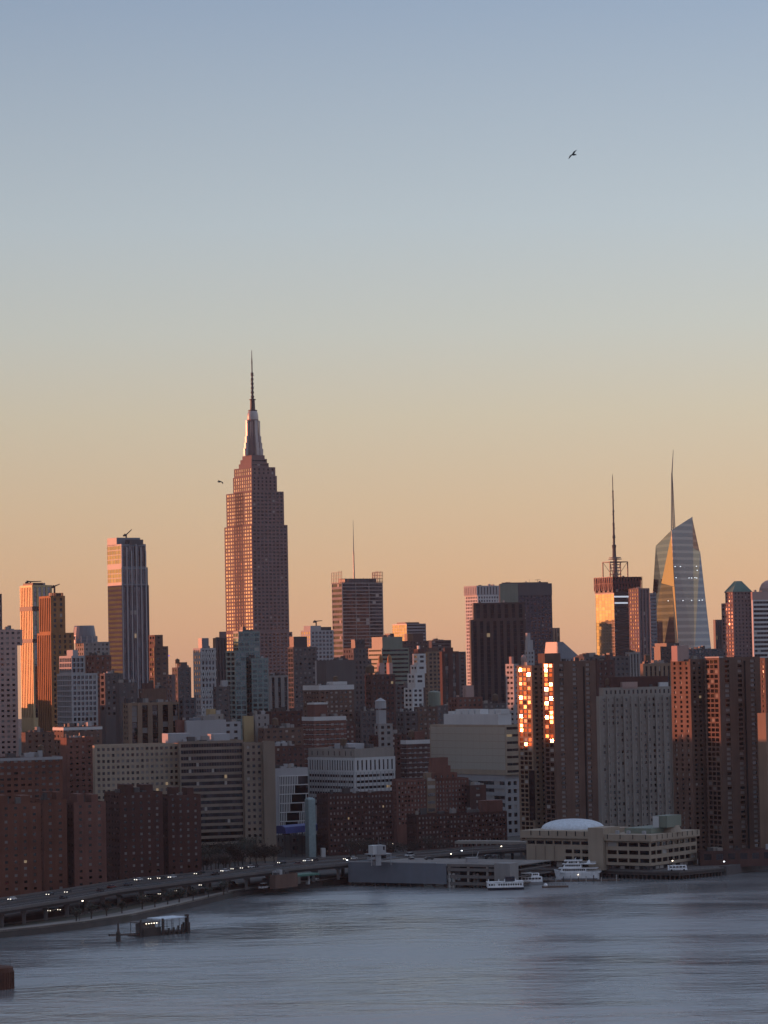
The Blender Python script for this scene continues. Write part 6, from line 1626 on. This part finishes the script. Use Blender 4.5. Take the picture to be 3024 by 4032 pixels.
g = MB(); g.poly([T_, BL_, BR_ + Vector((0, -.5, 0))]); g.build('gold_glint_facet', 'facet_gold' if 'facet_gold' in M else 'curtain_sunset_gold', fr)  # triangle and gold tint stand in for a mirrored patch of sunset
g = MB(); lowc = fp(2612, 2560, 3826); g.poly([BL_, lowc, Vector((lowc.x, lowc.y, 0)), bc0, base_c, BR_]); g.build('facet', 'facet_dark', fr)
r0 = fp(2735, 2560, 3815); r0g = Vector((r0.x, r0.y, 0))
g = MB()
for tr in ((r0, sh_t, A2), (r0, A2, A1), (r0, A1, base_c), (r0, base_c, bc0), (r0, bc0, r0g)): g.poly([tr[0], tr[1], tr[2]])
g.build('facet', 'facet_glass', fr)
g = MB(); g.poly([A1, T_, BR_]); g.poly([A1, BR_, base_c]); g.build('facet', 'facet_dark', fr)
g = MB(); g.poly([BR_ + Vector((-2.2, 1.2, 0)), base_c + Vector((-3.2, .8, 0)), base_c + Vector((.0, -1.6, 0)), BR_ + Vector((0, -1.6, 0))]); g.build('gold_glint_facet', 'curtain_sunset_gold', fr)  # added gold strip paints the orange glint along the corner
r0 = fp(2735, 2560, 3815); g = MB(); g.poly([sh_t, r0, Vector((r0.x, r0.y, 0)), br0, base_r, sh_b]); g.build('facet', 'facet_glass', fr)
g = MB(); off = Vector((6, 62, 0))
g.poly([A0, A1, A1 + off, A0 + off]); g.poly([A1, A2, A2 + off, A1 + off]); g.poly([A2, sh_t, sh_t + off, A2 + off]); g.poly([sh_t, sh_b, sh_b + off, sh_t + off])
g.poly([sh_b, base_r, br0, br0 + off, base_r + off, sh_b + off]); g.poly([A0, base_l, bl0, bl0 + off, base_l + off, A0 + off]); g.poly([bl0 + off, br0 + off, base_r + off, sh_b + off, A2 + off, A1 + off, A0 + off]); g.build('rear_facet', 'facet_glass', fr)
zb = fp(2651, 2095, 3822); ztp = fp(2651, 1771, 3822)
m_ = MB()
hh = ztp.z - zb.z
for sx, sy in ((-1, -1), (1, -1), (1, 1), (-1, 1)):
    m_.bar((zb.x + sx * 2.7, zb.y + sy * 2.7, zb.z - 12), (zb.x + sx * .5, zb.y + sy * .5, zb.z + hh * .72), .4, .3)
for i in range(22):
    f0, f1 = i / 22 * .72, (i + 1) / 22 * .72; w0, w1 = 2.7 - 2.2 * f0 / .72, 2.7 - 2.2 * f1 / .72
    for sy in (-1, 1):
        m_.bar((zb.x - w0, zb.y + sy * w0, zb.z + hh * f0), (zb.x + w1, zb.y + sy * w1, zb.z + hh * f1), .22); m_.bar((zb.x + w0, zb.y + sy * w0, zb.z + hh * f0), (zb.x - w1, zb.y + sy * w1, zb.z + hh * f1), .22)
m_.bar((zb.x, zb.y, zb.z - 10), (zb.x, zb.y, zb.z + hh * .72), .7, .5, 6); m_.bar((zb.x, zb.y, zb.z + hh * .7), (ztp.x, ztp.y, ztp.z), .75, .25, 6); m_.build('spire', 'spire_steel', fr)
for px, py in ((2657, 2231), (2678, 2231), (2661, 2275), (2712, 2276), (2722, 2276), (2735, 2275), (2742, 2276), (2741, 2230), (2744, 2246), (2688, 2365), (2722, 2364), (2752, 2364), (2764, 2363), (2630, 2366)):
    q = fp(px, py, 3800 + max(0, (px - 2655)) * .22 - 1.2); m_ = MB(); m_.box(-.6, -.25, -.35, .6, 0, .35); o = m_.build('lit_window', 'lamp_dim', fr); o.location = q - Vector((0, 4, 0))

b = B('dark_brown_foreblock', 'dark brown office block under the faceted glass tower', 2700, cat='office block')
b.tier(2575, 2600, 2700, 2546, 'dark_brown', None, pun(4, 3.8, .5, .4, 'w_dark'), yb=2620, dmin=30); b.boxp('penthouse', 'dark_metal', .4, .2, .9, .8, 3); b.finish()
b = B('dark_blue_foreblock', 'dark blue-black block at the right foot of the faceted glass tower', 2750, cat='office block')
b.tier(2690, 2706, 2850, 2556, 'mullion_dark', None, pun(4, 3.8, .6, .5, 'curtain_dark'), yb=2620, dmin=30); b.clutter(4).finish()
b = B('thin_dark_tower', 'thin dark tower squeezed between the faceted glass tower and the green pyramid roof', 3500, cat='office tower')
b.tier(2808, 2816, 2842, 2440, 'dark_metal', None, strp(3, 4, .5, 'w_dark'), yb=2600); b.finish()
b = B('pyramid_roof_tower', 'tower with truncated green copper pyramid roof and orange lit left side', 3300, cat='office tower')
ps = pun(5.2, 4.0, .7, .55, 'w_sun', rec=.5); pe = pun(4.5, 4.0, .35, .5, 'w_dark')
b.tier(2840, 2887, 2976, 2374, 'limestone', ps, pe, yb=2600)
b.tier(2855, 2886, 2958, 2328, 'limestone', pun(5, 4, .6, .5, 'w_sun'), pe, z0='prev', dd=3)
lx, ly, zt, Wd, Dp = b.last; hp = P(2900, 2287, 3303).z - 3
mb = MB(); mb.prism([(lx - .8, ly - .8), (lx + Wd + .8, ly - .8), (lx + Wd + .8, ly + Dp + .8), (lx - .8, ly + Dp + .8)], zt - .5, hp, pts1=[(lx + Wd * .36, ly + Dp * .36), (lx + Wd * .64, ly + Dp * .36), (lx + Wd * .64, ly + Dp * .64), (lx + Wd * .36, ly + Dp * .64)]); mb.build('pyramid_roof', 'copper_green', b.root)
mb = MB(); mb.box(lx - .6, ly - .6, zt - 1.5, lx + Wd + .6, ly + Dp + .6, zt - .6); mb.build('cornice', 'limestone', b.root); b.finish()
b = B('ribbon_slab_tower', 'pale slab with white floor bands and pink top at the right photo edge', 3000, cat='office tower')
b.tier(2958, 2964, 3070, 2362, 'white_panel', None, rib(4.3, .55, 4, 'w_dark', rec=.6), yb=2600, dmin=20)
b.tier(2956, 2962, 3070, 2330, 'pink_stone_glow', None, None, z0='prev', dmin=20); b.finish()
b = B('domed_far_tower', 'rounded pinkish tower top cut by the right edge above the pale slab', 3300, cat='tower')
b.tier(3000, 3020, 3080, 2330, 'pink_stone_glow', None, None, dmin=20)
lx, ly, zt, Wd, Dp = b.last
mb = MB(); mb.lathe([(11, zt - 1), (10.5, zt + 4), (8, zt + 9), (4, zt + 12), (.2, zt + 13)], lx + 9, ly + 8, 16); mb.build('dome', 'pink_stone_glow', b.root); b.finish()

# ---------------------------------------------------------------- brown brick tower cluster on the shore
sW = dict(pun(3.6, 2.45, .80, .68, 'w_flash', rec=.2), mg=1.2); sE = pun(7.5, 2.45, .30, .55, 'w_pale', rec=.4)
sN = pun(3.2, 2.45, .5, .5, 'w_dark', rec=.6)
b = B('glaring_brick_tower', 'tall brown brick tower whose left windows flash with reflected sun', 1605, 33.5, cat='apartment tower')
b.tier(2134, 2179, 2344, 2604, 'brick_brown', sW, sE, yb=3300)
lx, ly, zt, Wd, Dp = b.last
mb = MB(); mb.box(lx + Wd * .70, ly - .35, 0, lx + Wd * .73, ly + .02, zt - 3); mb.build('shadow_joint', 'void', b.root)
b.boxp('roof_house', 'brick_brown', -.12, .3, .25, .9, 4.2); b.clutter(3)
b.tier(2034, 2093, 2150, 2620, 'brick_tan', sW, sN, yb=3300, dd=13)
z0_, z1_ = P(2092, 3262, 1535).z - 3, P(2092, 3057, 1535).z - 3
lx, ly, zt, Wd, Dp = b.last
mb = MB(); mb.box(lx - 0.4, ly - .5, z0_, lx + .05, ly + 4, z1_); mb.build('stair_glass', 'curtain', b.root)
b.finish()
b = B('beige_grid_slab', 'wide beige-grey slab with a fine grid of windows between the two brown brick towers', 1760, 22, 'apartment slab')
b.tier(2344, 2362, 2676, 2742, 'concrete', None, pun(2.9, 3.3, .42, .5, 'w_blind', rec=.25), yb=3270, dmin=18)
b.tier(2358, 2374, 2646, 2708, 'concrete', None, strp(2.9, 5, .35, 'w_dark', rec=.2), z0='prev', dd=3, dmin=14)
lx, ly, zt, Wd, Dp = b.last
mb = MB()
n = 11
base_t = None
for i in range(n + 1): mb.box(lx - 4 + (Wd + 12) * i / n - .3, ly - 3.6, 0, lx - 4 + (Wd + 12) * i / n + .3, ly - 2.6, zt - 5)
mb.build('facade_pier', 'concrete', b.root)
b.boxp('penthouse', 'brick_deep', .15, .2, .98, .9, 6.0); b.boxp('roof_house', 'pink_stone_glow', .28, .0, .5, .18, 3.0); b.boxp('cooling_unit', 'white_panel', .82, .02, .95, .15, 2.4); b.finish()  # pink roof box stands in for a sunlit strip of parapet
b = B('louvred_roof_block', 'block with brown vertical louvres above the beige grid slab', 1850, cat='building')
b.tier(2520, 2532, 2646, 2613, 'brick_tan', None, strp(3.4, 3, .4, 'w_dark'), yb=2670, dmin=16); b.finish()
b = B('far_brick_shaft', 'thin dark brick chimney shaft block between the glaring tower and the beige grid slab', 2000, cat='building')
b.tier(2330, 2350, 2420, 2600, 'brick_dark', None, pun(4, 3.4, .4, .4), yb=2700, dmin=12); b.boxp('chimney', 'brick', .7, .1, .82, .4, 3.5); b.finish()
b = B('central_brick_tower', 'broad brown brick tower, orange lit window column at its top, right of the beige slab', 1548, 27, cat='apartment tower')
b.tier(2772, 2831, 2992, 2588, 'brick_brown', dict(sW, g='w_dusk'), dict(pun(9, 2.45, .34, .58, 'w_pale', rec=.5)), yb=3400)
lx, ly, zt, Wd, Dp = b.last
mb = MB(); mb.box(lx + Wd * .60, ly - .35, 0, lx + Wd * .63, ly + .02, zt - 2); mb.build('shadow_joint', 'void', b.root)
mb = MB(); mb.box(lx - .2, ly - .2, zt - .3, lx + Wd * .1, ly + Dp, zt + .4); mb.build('roof_coping', 'pale_grey', b.root)
b.clutter(2)
b.tier(2640, 2717, 2792, 2596, 'brick_brown', dict(pun(6, 2.45, .36, .55, 'w', rec=.4)), sN, yb=3400, dd=13); b.boxp('roof_house', 'pink_stone_glow', -.35, .3, .25, .6, 7.0); b.finish()  # orange sunlight on the bulkhead put into its pink colour
b = B('edge_brick_tower', 'dark brown brick tower at the right edge with a lighter lower pier in front', 1535, cat='apartment tower')
b.tier(2992, 3012, 3110, 2590, 'brick_brown', dict(pun(4, 2.45, .4, .5, 'w')), sN, yb=3400)
b.tier(2982, 3015, 3030, 2808, 'brick_tan', None, None, dd=-8); b.finish()
struct_b = None
b = B('shore_podium', 'low brick podium with dark openings beneath the brown brick towers', 1500, 8, 'building')
b.tier(2748, 2756, 3100, 3352, 'brick_dark', None, pun(6, 5, .6, .6, 'w_dark'), dmin=10, roof='roof').finish()

# ---------------------------------------------------------------- near left brick estate
ww_ = pun(4.2, 3.0, .34, .4, 'w', rec=.2)
b = B('parapet_brick_block', 'reddish brick block with a long pale parapet line at the left edge', 1560, 24, 'apartment block')
b.tier(-60, -40, 245, 2986, 'brick_red', None, pun(3.6, 3.0, .55, .4, 'w', rec=.2), yb=3180, dmin=18); b.band('parapet_band', 'pale_grey', -1.6, 1.5); b.clutter(5, 'pale_grey'); b.finish()
b = B('brown_back_block', 'plain brown block behind the long pale parapet line', 1680, cat='apartment block')
b.tier(84, 100, 214, 2884, 'brick_brown', None, ww_, yb=3000, dmin=16).clutter(3).finish()
b = B('tall_brown_block', 'tall dark brown block left of the beige hospital slab', 1650, cat='apartment block')
b.tier(238, 262, 368, 2905, 'brick', None, pun(4, 3.0, .4, .4, 'w'), yb=3200, dmin=16).clutter(4).finish()
for lb, x0, xc, x1, yt, d, mt_ in (
        ('leftmost reddish brick estate slab behind the elevated highway', -90, -40, 160, 3168, 1330, 'brick_red'),
        ('second reddish brick estate slab from the left behind the highway, slightly taller', 140, 170, 262, 3150, 1385, 'brick_red'),
        ('third brick estate slab from the left behind the highway, with small roof sheds', 236, 290, 416, 3160, 1390, 'brick'),
        ('nearly black brick estate slab in front of the punched window wing of the beige hospital', 410, 470, 640, 3122, 1430, 'brick_deep'),
        ('nearly black brick estate slab in front of the ribbon window wing of the beige hospital', 634, 660, 790, 3132, 1455, 'brick_deep')):
    b = B('brick_estate_slab', lb, d, 24, 'apartment block', group='brick estate slabs behind the highway')
    b.tier(x0, xc, x1, yt, mt_, pun(4.2, 2.9, .3, .4, 'w_dark', rec=.2), pun(4.2, 2.9, .32, .4, 'w', rec=.2), yb=3480, dmin=14)
    b.boxp('stair_head', mt_, .2, .2, .4, .7, 3.6); b.boxp('stair_head', mt_, .65, .2, .85, .7, 3.2); b.clutter(4); b.finish()

# ---------------------------------------------------------------- unseen blocks added beyond the left edge to keep the low sun off the lower floors
b0 = None
y = 1120.0; kq = 0
def block_h(y):  # heights shaped by where each block's shade should end
    if y < 1835: return random.uniform(60, 66)
    if y < 1990: return random.uniform(100, 108)
    if y < 2060: return 82
    if y < 2275: return random.uniform(118, 128)
    if y < 2395: return 78
    if y < 2460: return 120
    return random.uniform(66, 76)
while y < 4700:
    x = -0.125 * y - (80 if y > 1380 else 175) - 25 * (kq % 2)
    h = block_h(y)
    r_ = empty('shading_block', (x, y, 3.0), R(20), 'unseen brick block added beyond the left edge to shade lower floors', 'apartment block', 'added shading blocks beyond the left edge')
    m_ = MB(); m_.box(-30, -33, 0, 30, 33, h); m_.build('wall', 'brick', r_)
    m_ = MB(); m_.box(-10, -8, h, 8, 8, h + 4); m_.build('penthouse', 'brick_brown', r_)
    y += 62; kq += 1

# ---------------------------------------------------------------- two gulls in the sky
def gull(tips, body, d, label):
    """tips: pixel positions of left tip, left wrist, shoulder, right wrist, right tip; body: head and tail pixels"""
    h0 = P(*tips[2], d)
    r_ = empty('gull', h0, 0, label, 'bird', 'birds in the sky')
    dz = [.12, .25, 0, .25, .12]
    pts = [P(px, py, d + (i - 2) * .08) - h0 + Vector((0, 0, 0)) for i, (px, py) in enumerate(tips)]
    hd, tl = P(*body[0], d - .1) - h0, P(*body[1], d + .1) - h0
    ax = (hd - tl).normalized()
    m_ = MB(); prof = [(0, .012), (.08, .03), (.2, .045), (.45, .075), (.65, .06), (.85, .04), (1, .03)]
    n = 10; L_ = (hd - tl).length; u = ax.orthogonal().normalized(); w = ax.cross(u)
    rings = []
    for f, r in ((0, .02), (.12, .05), (.3, .065), (.55, .085), (.75, .07), (.86, .05), (.94, .04), (1, .01)):
        rings.append([tl + ax * (L_ * f) + u * (r * math.cos(6.283 * k / n)) + w * (r * math.sin(6.283 * k / n)) for k in range(n)])
    for a, c in zip(rings, rings[1:]):
        for k in range(n): m_.quad(a[k], a[(k + 1) % n], c[(k + 1) % n], c[k])
    tail = [tl + u * .1 - ax * .04, tl - u * .1 - ax * .04, tl + ax * .12]
    m_.poly(tail)
    m_.build('body', 'gull', r_)
    for idx in ((2, 1, 0), (2, 3, 4)):
        g_ = MB(); ch = (.10, .095, .02)
        for (a, ca), (c, cc) in zip(zip(idx, ch), list(zip(idx, ch))[1:]):
            pa, pc = pts[a], pts[c]
            for s_ in (.012, -.012):
                sv = Vector((0, s_, 0)); g_.quad(pa + ax * ca + sv, pc + ax * cc + sv, pc - ax * cc + sv, pa - ax * ca + sv)
            g_.quad(pa + ax * ca + Vector((0, .012, 0)), pc + ax * cc + Vector((0, .012, 0)), pc + ax * cc - Vector((0, .012, 0)), pa + ax * ca - Vector((0, .012, 0)))
        g_.build('wing', 'gull', r_)
    return r_
gull([(2239, 626), (2247, 613), (2256, 607), (2262, 597), (2271, 590)], [(2251, 609), (2268, 609)], 250, 'larger gull gliding alone high in the right of the sky')
gull([(857, 1890), (863, 1893), (869, 1896), (875, 1899), (878, 1906)], [(856, 1897), (872, 1897)], 320, 'smaller gull flying just left of the crown of the Art Deco skyscraper')
